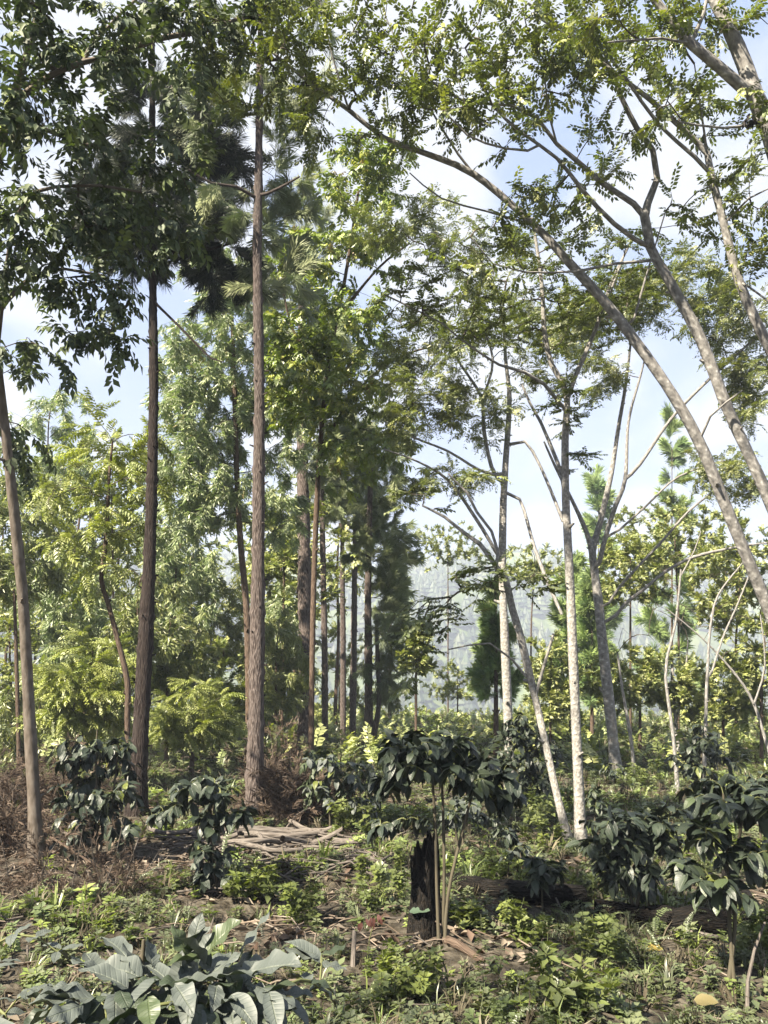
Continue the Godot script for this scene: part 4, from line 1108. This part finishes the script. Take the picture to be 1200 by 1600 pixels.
	q = G.call(932, 1300); d = -q.z
	coffee("small coffee bush in the green herbs right of the speckled trunk", q, [[[931, 1270, d], [930, 1240, d]]], [[932, 1245, d, 20, 14, 0.2, 7], [945, 1265, d, 18, 10, 0.2, 4]], 0.75, [1, 2], {"pairs": 4, "bare": 0.1})
	q = G.call(720, 1330); d = -q.z
	coffee("grey green coffee bush seen under the umbrella shaped one", q, [[[725, 1300, d], [735, 1255, d]], [[712, 1300, d], [700, 1270, d]]], [[730, 1260, d, 36, 18, 0.3, 10], [705, 1285, d, 24, 14, 0.2, 5], [760, 1275, d, 24, 14, 0.2, 5]], 0.8, [1, 3], {"pairs": 4, "bare": 0.1})
	# large leaved seedling close to the camera
	var at := Vector3(-0.56, 0, -2.15)
	at.y = gy(at.x, at.z)
	var pl := Plant.new()
	pl.root = thing("coffee_seedling", "close coffee plant with broad grey green leaves, along the bottom left of the frame", "coffee bush", at)
	var big := []
	for i in 8: big.append(coffee_leaf(rnd(0.11, 0.15), rnd(0.052, 0.07), rnd(0.03, 0.13), rnd(-0.1, 1.1), 14, rnd(-0.15, 0.6), rnd(-0.9, 0.9)))
	for s in [[[-0.05, 0.45, 0], [-0.05, 1.02, 0.0]], [[0.1, 0.5, 0.05], [0.32, 0.93, 0.04]], [[-0.15, 0.45, 0.08], [-0.38, 0.9, 0.12]], [[0.05, 0.5, 0.1], [-0.1, 0.9, 0.2]]]:
		var p := PackedVector3Array([at - Vector3(0, 0.05, 0)])
		for k in s: p.append(at + Vector3(k[0], k[1], k[2]))
		var c := curve_of(p, PackedFloat32Array([0.013, 0.009, 0.005]), 0.06)
		add_limb(pl, c, false)
		obj("stem", trunk_mesh(c, 8, 0.06), M.coffee_stem, pl.root)
	# rows: base px, tip px (survey picture), base and tip distance
	for l in [[300, 1480, 320, 1400, 2.1, 2.12], [322, 1490, 395, 1418, 2.1, 2.1], [300, 1500, 262, 1440, 2.1, 2.1], [340, 1530, 420, 1500, 2.05, 2.0], [390, 1520, 515, 1498, 2.05, 1.98], [380, 1535, 430, 1485, 2.05, 2.2], [230, 1520, 170, 1462, 2.1, 2.15], [240, 1510, 225, 1450, 2.1, 2.2], [220, 1530, 70, 1465, 2.05, 2.1], [200, 1545, 110, 1500, 2.0, 2.0],
		[150, 1560, 5, 1570, 1.95, 1.85], [120, 1540, 40, 1540, 1.95, 1.9], [270, 1540, 320, 1600, 1.95, 1.85], [300, 1545, 290, 1620, 1.95, 1.85], [250, 1530, 190, 1580, 2.0, 1.9], [180, 1550, 175, 1620, 1.95, 1.85], [360, 1555, 410, 1610, 1.95, 1.88], [400, 1540, 470, 1590, 2.0, 1.9], [340, 1540, 330, 1590, 2.0, 1.9], [280, 1520, 340, 1470, 2.1, 2.15], [160, 1530, 120, 1485, 2.1, 2.1], [130, 1570, 60, 1600, 1.9, 1.8], [320, 1500, 250, 1500, 2.1, 2.0], [350, 1510, 380, 1560, 2.1, 2.0], [420, 1550, 440, 1620, 1.95, 1.85], [230, 1560, 240, 1630, 1.9, 1.8], [290, 1510, 350, 1450, 2.2, 2.3], [200, 1500, 150, 1450, 2.3, 2.4], [90, 1580, 20, 1620, 1.9, 1.8]]:
		var a := pix(l[0], l[1], l[4])
		var b := pix(l[2], l[3], l[5])
		var dir := (b - a).normalized()
		var up := (Vector3.UP * 0.9 + Vector3(rnd(-0.35, 0.35), 0, rnd(-0.1, 0.4))).normalized()
		put_leaf(pl.root, "leaf", big[rng.randi() % 8], M.coffee_leaf_3 if rng.randf() < 0.75 else M.coffee_leaf_2, frame(a, dir, up, clampf(a.distance_to(b) / 0.16, 0.65, 1.2)))
		for twin in 3:
			var a2 := a + Vector3(rnd(-0.10, 0.08), rnd(-0.10, 0.0), rnd(-0.14, 0.06))
			put_leaf(pl.root, "leaf", big[rng.randi() % 8], M.coffee_leaf_3 if rng.randf() < 0.6 else M.coffee_leaf_1, frame(a2, (dir + rv() * 0.7).normalized(), (Vector3.UP + rv() * 0.35).normalized(), rnd(0.6, 0.95)))
	var tgt := PackedVector3Array()
	for i in 34: tgt.append(at + Vector3(rnd(-0.72, 0.4), rnd(0.55, 0.97), rnd(-0.25, 0.3)))
	grow(pl, tgt, at.y + 0.3, 0.3, 0.15)
	twigs(pl, M.green_stem, 0.003)
	for c in pl.chains:
		for k in 2:
			for s in [-1.0, 1.0]:
				var i := int(c.size()) - 2 - k
				if i < 0: continue
				var dd := (pl.pos[c[i + 1]] - pl.pos[c[i]]).normalized()
				var dir = (dd.cross(Vector3.UP).normalized() * s + dd * 0.5 + rv() * 0.3 - Vector3.UP * 0.15).normalized()
				put_leaf(pl.root, "leaf", big[rng.randi() % 8], M.coffee_leaf_3 if rng.randf() < 0.6 else M.coffee_leaf_1, frame(pl.pos[c[i + 1]], dir, Vector3.UP + rv() * 0.3, rnd(0.6, 0.95)))
	at = ground_at(10, 1600)
	at = Vector3(-1.42, gy(-1.42, -2.9), -2.9)
	pl = Plant.new()
	pl.root = thing("coffee_seedling", "smaller pale coffee plant behind the close one, at the lower left edge", "coffee bush", at)
	var c2 := curve_of(PackedVector3Array([at, at + Vector3(0.02, 0.4, 0), at + Vector3(0.08, 0.75, 0)]), PackedFloat32Array([0.01, 0.008, 0.004]), 0.06)
	add_limb(pl, c2, false)
	obj("stem", trunk_mesh(c2, 7, 0.06), M.coffee_stem, pl.root)
	tgt = PackedVector3Array()
	for i in 12: tgt.append(at + Vector3(rnd(-0.3, 0.35), rnd(0.3, 0.85), rnd(-0.25, 0.25)))
	grow(pl, tgt, at.y + 0.2, 0.3, 0.15)
	twigs(pl, M.green_stem, 0.003)
	for c in pl.chains:
		for k in 3:
			for s in [-1.0, 1.0]:
				var i := int(c.size()) - 2 - k
				if i < 0: continue
				var dd := (pl.pos[c[i + 1]] - pl.pos[c[i]]).normalized()
				put_leaf(pl.root, "leaf", COFFEE[rng.randi() % 4], M.coffee_leaf_3, frame(pl.pos[c[i + 1]], (dd.cross(Vector3.UP).normalized() * s + dd * 0.5 + rv() * 0.3).normalized(), Vector3.UP + rv() * 0.3, rnd(0.5, 0.8)))


func stick(called: String, label: String, category: String, group: String, rows: Array, r0: float, r1: float, m: Material, lift := 0.0) -> void:
	var p := PackedVector3Array()
	var r := PackedFloat32Array()
	for i in rows.size():
		var q := ground_at(rows[i][0], rows[i][1])
		q.y += lift + (rows[i][2] if rows[i].size() > 2 else 0.0)
		p.append(q)
		r.append(lerpf(r0, r1, float(i) / (rows.size() - 1)))
	var c := curve_of(p, r, 0.12)
	for i in c[0].size(): c[0][i] += rv() * r0 * 0.25
	var o := obj(called, trunk_mesh(c, 8 if r0 < 0.03 else 12, 0.12), m)
	tag(o, label, category, group)

func heap(label: String, spots: Array, n: int, size: float) -> void:
	var at := ground_at(spots[0][0], spots[0][1])
	var root := thing("brush_heap", label, "brush heap", at)
	var mb := MB.new()
	var xf := []
	var cols := PackedColorArray()
	for s in spots:
		var b := ground_at(s[0], s[1])
		for i in n:
			var q := rv()
			var h = absf(q.y) * s[3]
			var p := b + Vector3(q.x * s[2], h * 0.8, q.z * s[2] * 0.6)
			p.y = maxf(p.y, gy(p.x, p.z) + 0.02)
			var dir := (rv() + Vector3(0, 0.3, 0)).normalized()
			var e := p + dir * rnd(0.2, 0.7)
			e.y = maxf(e.y, gy(e.x, e.z) + 0.01)
			if i % 2 == 0: mb.tube(PackedVector3Array([p, p.lerp(e, 0.5) + rv() * 0.06, e]), PackedFloat32Array([rnd(0.003, 0.007), 0.004, 0.002]), 4)
			for k in 3:
				xf.append(frame(p.lerp(e, rng.randf()), dir + rv() * 0.7, Vector3.UP, size * rnd(0.6, 1.2)))
				cols.append(tint(SP.dry_needles.tints))
	obj("dead_twigs", mb.mesh(), M.dead_wood, root).set_meta("kind", "stuff")
	scatter("dry_needles", SP.dry_needles.mesh, M.dry, xf, cols, root)

func ground_things() -> void:
	# burnt hollow stump with a jagged rim
	var at := ground_at(665, 1455)
	var root := thing("burnt_stump", "waist high charred hollow stump behind the bare coffee stems, in the middle", "stump", at)
	for inner in 2:
		var mb := MB.new()
		var n := 28
		for j in 11:
			for k in n + 1:
				var a := TAU * (k % n) / n
				var f := j / 10.0
				var top := 0.60 + 0.07 * sin(a * 1.0 + 2.2) + 0.04 * sin(a * 5.0 + 1.0) + 0.03 * sin(a * 11.0)
				var r := (0.085 + 0.05 * pow(1.0 - f, 3.0) + 0.012 * sin(a * 4.0 + f * 3.0) + 0.008 * sin(a * 9.0 - f * 6.0)) * (1.0 if inner == 0 else 0.72)
				var h := top * f - 0.08
				mb.vert(at + Vector3(cos(a) * r, h if inner == 0 else lerpf(0.1, top - 0.08 - 0.004, f), sin(a) * r), Vector2(float(k) / n, f))
		for j in 10:
			for k in n:
				var a := j * (n + 1) + k
				mb.tri(a, a + n + 1, a + 1)
				mb.tri(a + 1, a + n + 1, a + n + 2)
		if inner == 0:
			# the rim closes the wall between its outer and inner face
			for k in n:
				for w in [[k, k + 1]]:
					var o0 := mb.v[10 * (n + 1) + w[0]]
					var o1 := mb.v[10 * (n + 1) + w[1]]
					var i0 := at + (o0 - at) * Vector3(0.72, 1, 0.72)
					var i1 := at + (o1 - at) * Vector3(0.72, 1, 0.72)
					mb.tri(mb.vert(o0), mb.vert(i0), mb.vert(o1)); mb.tri(mb.vert(o1), mb.vert(i0), mb.vert(i1))
		obj("bark_shell" if inner == 0 else "hollow", mb.mesh(), M.charred, root)
	stick("fallen_log", "charred log lying across the ground right of the burnt stump", "log", "", [[698, 1392], [770, 1402], [850, 1412], [905, 1418]], 0.07, 0.085, M.charred, 0.07)
	stick("fallen_log", "dark rotten log at the right, behind the double coffee stem", "log", "", [[930, 1440], [1010, 1446], [1090, 1455], [1210, 1450]], 0.07, 0.085, M.charred, 0.06)
	stick("fallen_branch", "pale broken branch on the ground before the dark right log", "branch", "", [[1044, 1462], [1085, 1463], [1122, 1470]], 0.022, 0.014, M.dead_wood, 0.02)
	stick("fallen_branch", "dark slanting log at the right edge among the coffee bushes", "branch", "", [[1140, 1400, 0.15], [1170, 1425, 0.06], [1200, 1450]], 0.05, 0.06, M.charred, 0.02)
	stick("fallen_branch", "pale bent stick at the bottom right corner", "branch", "", [[1168, 1600], [1172, 1575, 0.12], [1185, 1555, 0.22], [1205, 1540, 0.32]], 0.011, 0.006, M.dead_wood)
	stick("fallen_branch", "pale arching vine over the stick pile", "branch", "", [[440, 1305], [462, 1300, 0.18], [490, 1300, 0.28], [530, 1302, 0.28]], 0.012, 0.007, M.dead_wood)
	stick("fallen_branch", "dark curved root in front of the burnt stump", "branch", "", [[690, 1470], [720, 1490, 0.03], [755, 1505]], 0.035, 0.02, M.brown_bark, 0.01)
	stick("fallen_branch", "light curved stem on the ground below the stump", "branch", "", [[622, 1492, 0.05], [650, 1487, 0.09], [680, 1500, 0.06], [698, 1545]], 0.007, 0.004, M.dead_wood)
	stick("fallen_branch", "pale broken stick standing beside the red leaf", "branch", "", [[551, 1515], [553, 1500, 0.16]], 0.018, 0.014, M.dead_wood)
	stick("fallen_branch", "long thin dark branch lying slanted before the tall left coffee bush", "branch", "", [[20, 1330, 0.3], [80, 1350, 0.22], [150, 1372, 0.1], [200, 1382, 0.05]], 0.014, 0.006, M.brown_bark)
	stick("fallen_branch", "pale stick beside the foot of the pale left trunk", "branch", "", [[-20, 1318, 0.25], [40, 1310, 0.22], [105, 1322, 0.12]], 0.018, 0.014, M.dead_wood)
	stick("fallen_branch", "pale stick leaning up below the tall left coffee bush", "branch", "", [[195, 1372], [205, 1362, 0.14], [213, 1358, 0.26]], 0.007, 0.005, M.dead_wood)
	# the pile: thick sticks, each its own thing
	var pile := [[[368, 1302], [430, 1306], [480, 1303]], [[372, 1310], [450, 1314], [520, 1308]], [[380, 1322], [450, 1326], [505, 1318]], [[440, 1335], [490, 1328], [535, 1318]], [[300, 1305], [340, 1312], [372, 1310]], [[355, 1332], [400, 1334], [440, 1330]], [[290, 1318], [330, 1322], [370, 1324]], [[452, 1304], [480, 1312], [500, 1322]], [[390, 1315], [405, 1325], [412, 1335]], [[520, 1326], [550, 1328], [568, 1322]], [[230, 1312], [260, 1318], [300, 1316]], [[370, 1340], [420, 1352], [470, 1356]], [[540, 1350], [570, 1352], [600, 1360]]]
	var which := ["longest thick stick at the back of the pile, below the tallest pine", "thick stick second from the back of the pile, running its whole width", "thick stick across the middle of the pile", "slanting thick stick at the right front of the pile", "thick stick ending behind the narrow coffee bush at the pile's left", "stick at the pile's left front, nearest its middle", "thick stick low at the left of the pile, beside the narrow coffee bush", "stick slanting forward at the back right of the pile", "short stick pointing towards the camera in the middle of the pile", "short stick at the far right end of the pile", "leftmost stick of the pile, beyond the narrow coffee bush", "long stick lying in front of the pile", "lone stick right of the pile, near the bright weed clump"]
	for i in pile.size():
		var s: Array = pile[i]
		stick("pile_stick", which[i], "stick", "thick sticks of the pile", [[s[0][0], s[0][1], 0.04 + 0.03 * (i % 4)], [s[1][0], s[1][1], 0.05 + 0.03 * (i % 3)], [s[2][0], s[2][1], 0.04 + 0.03 * (i % 4)]], 0.036 - 0.0012 * i, 0.024, M.dead_wood, 0.02)
	for i in 120:
		var x := rnd(280, 620)
		var y := 1318 + absf(rng.randfn()) * 30.0
		var a := rnd(-0.5, 0.5)
		var l := rnd(18, 60)
		stick("pile_stick", "thin dry stick scattered over the near side of the pile", "stick", "thin sticks of the pile", [[x - cos(a) * l, y - sin(a) * l * 0.5, rnd(0.0, 0.12)], [x, y, rnd(0.02, 0.12)], [x + cos(a) * l, y + sin(a) * l * 0.5, rnd(0.0, 0.12)]], rnd(0.006, 0.014), 0.005, M.dead_wood)
	for i in 60:
		var x := rnd(-10, 1200)
		var y := rnd(1340, 1590)
		if i % 3 == 0: x = rnd(-10, 260)
		var a := rnd(0, TAU)
		var l := rnd(20, 60)
		stick("ground_stick", "thin dry stick lying among herbs and fallen leaves", "stick", "sticks strewn over the ground", [[x - cos(a) * l, y - sin(a) * l * 0.4, rnd(0.0, 0.1)], [x, y, rnd(0.01, 0.08)], [x + cos(a) * l, y + sin(a) * l * 0.4, rnd(0.0, 0.1)]], rnd(0.004, 0.009), 0.003, M.dead_wood)
	heap("brown heap of dead pine branches right of the tallest pine's foot", [[440, 1285, 0.32, 0.55], [470, 1290, 0.4, 0.4], [425, 1275, 0.22, 0.7]], 110, 1.0)
	heap("long brown heap of dead branches behind the pale left trunk", [[20, 1270, 0.6, 0.38], [90, 1268, 0.5, 0.42], [-60, 1270, 0.6, 0.42], [20, 1330, 0.4, 0.15]], 110, 1.0)
	heap("grey tangle of dead twigs under the tall left coffee bush", [[120, 1405, 0.45, 0.1], [40, 1400, 0.5, 0.18], [190, 1395, 0.3, 0.1]], 40, 0.6)
	# dead leaf clump hanging in the upper right corner, yellow and red leaves low down
	var mb := MB.new()
	var c := pix(1172, 185, 5.4)
	for i in 14: mb.leaf4(c + rv() * 0.03, (rv() * 0.5 + Vector3.DOWN).normalized(), rv().normalized(), 0.09, 0.035, 0.6, 0.5)
	var dk := mat("dead_leaf", 0.8, 0.3)
	dk.albedo_color = Color(0.02, 0.017, 0.016).linear_to_srgb()
	tag(obj("dead_leaf_clump", mb.mesh(), dk), "small black clump of dead leaves hanging beside the top right trunk", "dead leaves")
	var rows := [["fallen_leaf", "yellow leaf on the herbs before the right log", [1010, 1500], 0.0, 0.11, Color(0.14, 0.11, 0.03)], ["fallen_leaf", "big pale yellow leaf at the bottom edge right of centre", [1085, 1596], 0.03, 0.13, Color(0.13, 0.11, 0.05)], ["fallen_leaf", "dull green broad leaf lying before the stump", [640, 1465], 0.1, 0.16, Color(0.05, 0.075, 0.05)]]
	for r in rows:
		var y := mat("leaf_colour_%s" % r[2][0], 0.55, 0.4)
		y.albedo_color = (r[5] as Color).linear_to_srgb()
		var g := ground_at(r[2][0], r[2][1])
		var o := MeshInstance3D.new()
		o.name = numbered(r[0])
		o.mesh = coffee_leaf(r[4], r[4] * 0.62, 0.03, 0.3, 8)
		o.material_override = y
		add_child(o)
		o.transform = frame(g + Vector3(0, 0.06 + r[3], 0), Vector3(0.8, 0.15, 0.45), Vector3(0.1, 1, 0.5), 1.0)
		tag(o, r[1], "leaf")
	# red leaved seedling
	at = ground_at(575, 1500)
	root = thing("red_seedling", "seedling with a row of red leaflets left of the stump", "seedling", at)
	var red := mat("red_leaf", 0.5, 0.5)
	red.albedo_color = Color(0.07, 0.03, 0.025).linear_to_srgb()
	red.backlight_enabled = true
	red.backlight = Color(0.35, 0.16, 0.1)
	var st := curve_of(PackedVector3Array([at, at + Vector3(0.01, 0.12, 0), at + Vector3(0.05, 0.25, 0)]), PackedFloat32Array([0.004, 0.003, 0.002]), 0.03)
	obj("stem", trunk_mesh(st, 5, 0.0), M.green_stem, root)
	for i in 6:
		var f := i / 5.0
		put_leaf(root, "leaflet", COFFEE[i % 4], red, frame(at + Vector3(-0.06 + 0.12 * f, 0.21 + 0.04 * f, rnd(-0.03, 0.03)), Vector3(rnd(-0.5, 0.4), -0.8, rnd(0.0, 0.5)), Vector3(rnd(-0.4, 0.4), 0.4, 1), rnd(0.4, 0.6)))


func ground_cover() -> void:
	var herb := [rosette(6, 0.055, 0.032, 0.9, 3), rosette(5, 0.08, 0.045, 0.8, 2), spray_pinnate(6, 0.024, 0.012, 0.11, 5), grass_tuft(14, 0.16)]
	var litter := MB.new()
	litter.leaf4(Vector3(0, 0.01, -0.04), Vector3(0, 0.1, 1).normalized(), Vector3.UP, 0.09, 0.045, 0.5, 0.6)
	var twig := MB.new()
	twig.tube(PackedVector3Array([Vector3(-0.12, 0, 0), Vector3(0, 0.02, 0.015), Vector3(0.13, 0.0, -0.01)]), PackedFloat32Array([0.0035, 0.003, 0.0015]), 4)
	var sx := []
	var sc := PackedColorArray()
	var sets := [[], [], [], []]
	var hues := [PackedColorArray(), PackedColorArray(), PackedColorArray(), PackedColorArray()]
	var lx := []
	var lc := PackedColorArray()
	var tx := []
	var tc := PackedColorArray()
	var green := [Color(0.165, 0.220, 0.050), Color(0.132, 0.182, 0.050), Color(0.209, 0.259, 0.061), Color(0.099, 0.132, 0.050)]
	var dull := [Color(0.112, 0.144, 0.062), Color(0.150, 0.175, 0.081), Color(0.088, 0.106, 0.053)]
	var browns := [Color(0.098, 0.075, 0.055), Color(0.156, 0.127, 0.094), Color(0.065, 0.049, 0.036), Color(0.208, 0.176, 0.137), Color(0.111, 0.073, 0.052)]
	for band in [[1.5, 5.0, 150.0, 1.0], [5.0, 9.0, 130.0, 1.0], [9.0, 16.0, 70.0, 1.25], [16.0, 28.0, 28.0, 1.9], [28.0, 46.0, 9.0, 3.0]]:
		var half := 0.72
		var area: float = half * (band[1] * band[1] - band[0] * band[0]) + 2.0 * (band[1] - band[0])
		for i in int(area * band[2]):
			var d := sqrt(rnd(band[0] * band[0], band[1] * band[1]))
			var x := rnd(-1, 1) * (d * half + 1.0)
			var p := Vector3(x, gy(x, -d), -d)
			var n := patches.get_noise_2d(x, -d) + 0.35 * patches.get_noise_2d(x * 4.0, d * 4.0)
			# bare, twig covered ground on the left and about the stick pile
			var dry := clampf(1.2 - Vector2((x + 1.35) / 1.7, (d - 8.2) / 1.7).length(), 0.0, 1.0)
			dry = maxf(dry, clampf((-x - d * 0.22 - 0.2) * 0.9, 0.0, 1.0) * (1.0 if d < 10.5 else 0.35))
			if n * 1.3 + lerpf(0.22, 0.46, smoothstep(4.5, 7.0, d)) - dry * 1.1 > rnd(-0.35, 0.35):
				var lush := smoothstep(0.1, 0.5, n) * smoothstep(4.5, 6.5, d)
				var k: int = 0 if rng.randf() < 0.5 else [1, 3, 0, 1, 3, 2, 1][rng.randi() % 7]
				var s: float = band[3] * rnd(0.55, 1.25) * (0.8 + 0.6 * lush)
				if k == 2:
					sets[k].append(frame(p + Vector3(0, 0.04, 0), Vector3(rnd(-1, 1), rnd(0.3, 0.9), rnd(-1, 1)), Vector3.UP, s))
				else:
					sets[k].append(Transform3D(Basis.from_euler(Vector3(rnd(-0.3, 0.3), rnd(0, TAU), rnd(-0.3, 0.3))).scaled(Vector3.ONE * s), p))
				hues[k].append(tint(green if rng.randf() < 0.2 + lush else dull))
				if rng.randf() < 0.25:
					sx.append(Transform3D(Basis.from_euler(Vector3(rnd(-0.5, 0.5), rnd(0, TAU), rnd(-0.5, 0.5))).scaled(Vector3.ONE * s), p + Vector3(rnd(-0.1, 0.1), 0, rnd(-0.1, 0.1))))
					sc.append(tint([Color(0.10, 0.085, 0.055), Color(0.135, 0.12, 0.08), Color(0.07, 0.058, 0.04)]))
			elif d < 20.0:
				if rng.randf() < 0.72:
					lx.append(Transform3D(Basis.from_euler(Vector3(rnd(-0.7, 0.7), rnd(0, TAU), rnd(-0.7, 0.7))).scaled(Vector3.ONE * rnd(0.5, 1.3) * minf(band[3], 1.4)), p + Vector3(0, 0.015, 0)))
					lc.append(tint(browns))
				else:
					tx.append(Transform3D(Basis.from_euler(Vector3(rnd(-0.3, 0.3), rnd(0, TAU), rnd(-0.3, 0.3))).scaled(Vector3.ONE * rnd(0.6, 2.0)), p + Vector3(0, 0.02, 0)))
					tc.append(tint([Color(0.16, 0.125, 0.095), Color(0.22, 0.18, 0.145), Color(0.10, 0.075, 0.055)]))
	var names := [["small_herbs", "small bright herbs spread over the whole clearing floor"], ["broad_herbs", "low broad leaved weeds between the coffee bushes"], ["ferny_herbs", "low ferny weeds scattered over the clearing floor"], ["grass", "short thin grass tufts between the weeds"]]
	for k in 4: tag(scatter(names[k][0], herb[k], M.leaf, sets[k], hues[k]), names[k][1], "ground plants")
	tag(scatter("dry_grass", herb[3], M.dry, sx, sc), "straw coloured dry grass mixed into the weeds", "grass")
	tag(scatter("leaf_litter", litter.mesh(), M.dry, lx, lc), "brown fallen leaves covering the bare soil", "leaf litter")
	tag(scatter("twig_litter", twig.mesh(), M.dry, tx, tc), "short dry twigs strewn over the soil", "twig litter")
	var ux := []
	var uc := PackedColorArray()
	for i in 5200:
		var d := sqrt(rnd(14.0 * 14.0, 48.0 * 48.0))
		var x := rnd(-1, 1) * (d * 0.75 + 1.0)
		if patches.get_noise_2d(x * 0.4 + 50.0, d * 0.4) < -0.05: continue
		if d < 18.0 and x < -1.0 and x > -9.0 and rng.randf() < 0.6: continue
		ux.append(frame(Vector3(x, gy(x, -d) + rnd(0.0, 0.5), -d), Vector3(rnd(-0.8, 0.8), rnd(0.3, 1), rnd(-0.8, 0.8)), Vector3.UP, rnd(1.0, 2.2)))
		uc.append(tint(SP.shrub.tints))
	tag(scatter("undergrowth", SP.shrub.mesh, M.leaf, ux, uc), "pale green undergrowth covering the ground beyond the clearing", "undergrowth")
	# knee high leafy weeds one can pick out: one built, the rest copies
	var spots := [["bright yellow green weed clump left of the burnt stump", 605, 1420, 1.5], ["bright weed clump right of the burnt stump", 725, 1445, 0.6], ["bright round weed clump in front of the seedling by the log", 815, 1470, 0.8], ["pale broad weed between the log and the thin leaning trunk", 855, 1330, 1.3], ["ferny bright weed low on the right of centre", 940, 1510, 1.0], ["bright weed in front of the narrow coffee bush", 395, 1405, 1.1], ["bright weed low left of the red leaf", 470, 1440, 0.9], ["light weed near the bottom edge, right of centre", 890, 1580, 1.0], ["weed under the right coffee stems", 1190, 1500, 1.2], ["bright weed behind the stick pile", 555, 1310, 1.6], ["weed patch right of the speckled trunk", 1000, 1240, 2.2], ["weed patch behind the right coffee bushes", 1170, 1200, 2.4], ["weed beside the log's right end", 930, 1400, 0.9], ["weed at the foot of the thin leaning trunk", 850, 1300, 1.6], ["small weed at the bottom centre", 640, 1560, 0.9]]
	for i in spots.size():
		var s: Array = spots[i]
		var at := ground_at(s[1], s[2])
		var pl := Plant.new()
		pl.root = thing("leafy_weed", s[0], "weed", at, "leafy weeds")
		var t := PackedVector3Array()
		for j in 16: t.append(at + Vector3(rnd(-0.16, 0.16), rnd(0.05, 0.24), rnd(-0.14, 0.14)) * s[3])
		pl.add(at, -1, 0.004, true)
		grow(pl, t, -99.0, 0.25, 0.15)
		twigs(pl, M.green_stem, 0.0018)
		var xf := []
		var cols := PackedColorArray()
		for ch in pl.chains:
			var e := pl.pos[ch[ch.size() - 1]]
			for k in 2:
				xf.append(Transform3D(Basis.from_euler(Vector3(rnd(-0.5, 0.5), rnd(0, TAU), rnd(-0.5, 0.5))).scaled(Vector3.ONE * rnd(0.7, 1.2)), e + rv() * 0.03 - Vector3(0, 0.05, 0)))
				cols.append(tint([Color(0.12, 0.155, 0.036), Color(0.095, 0.125, 0.034), Color(0.15, 0.18, 0.042)]))
		scatter("foliage", herb[i % 2], M.leaf, xf, cols, pl.root)
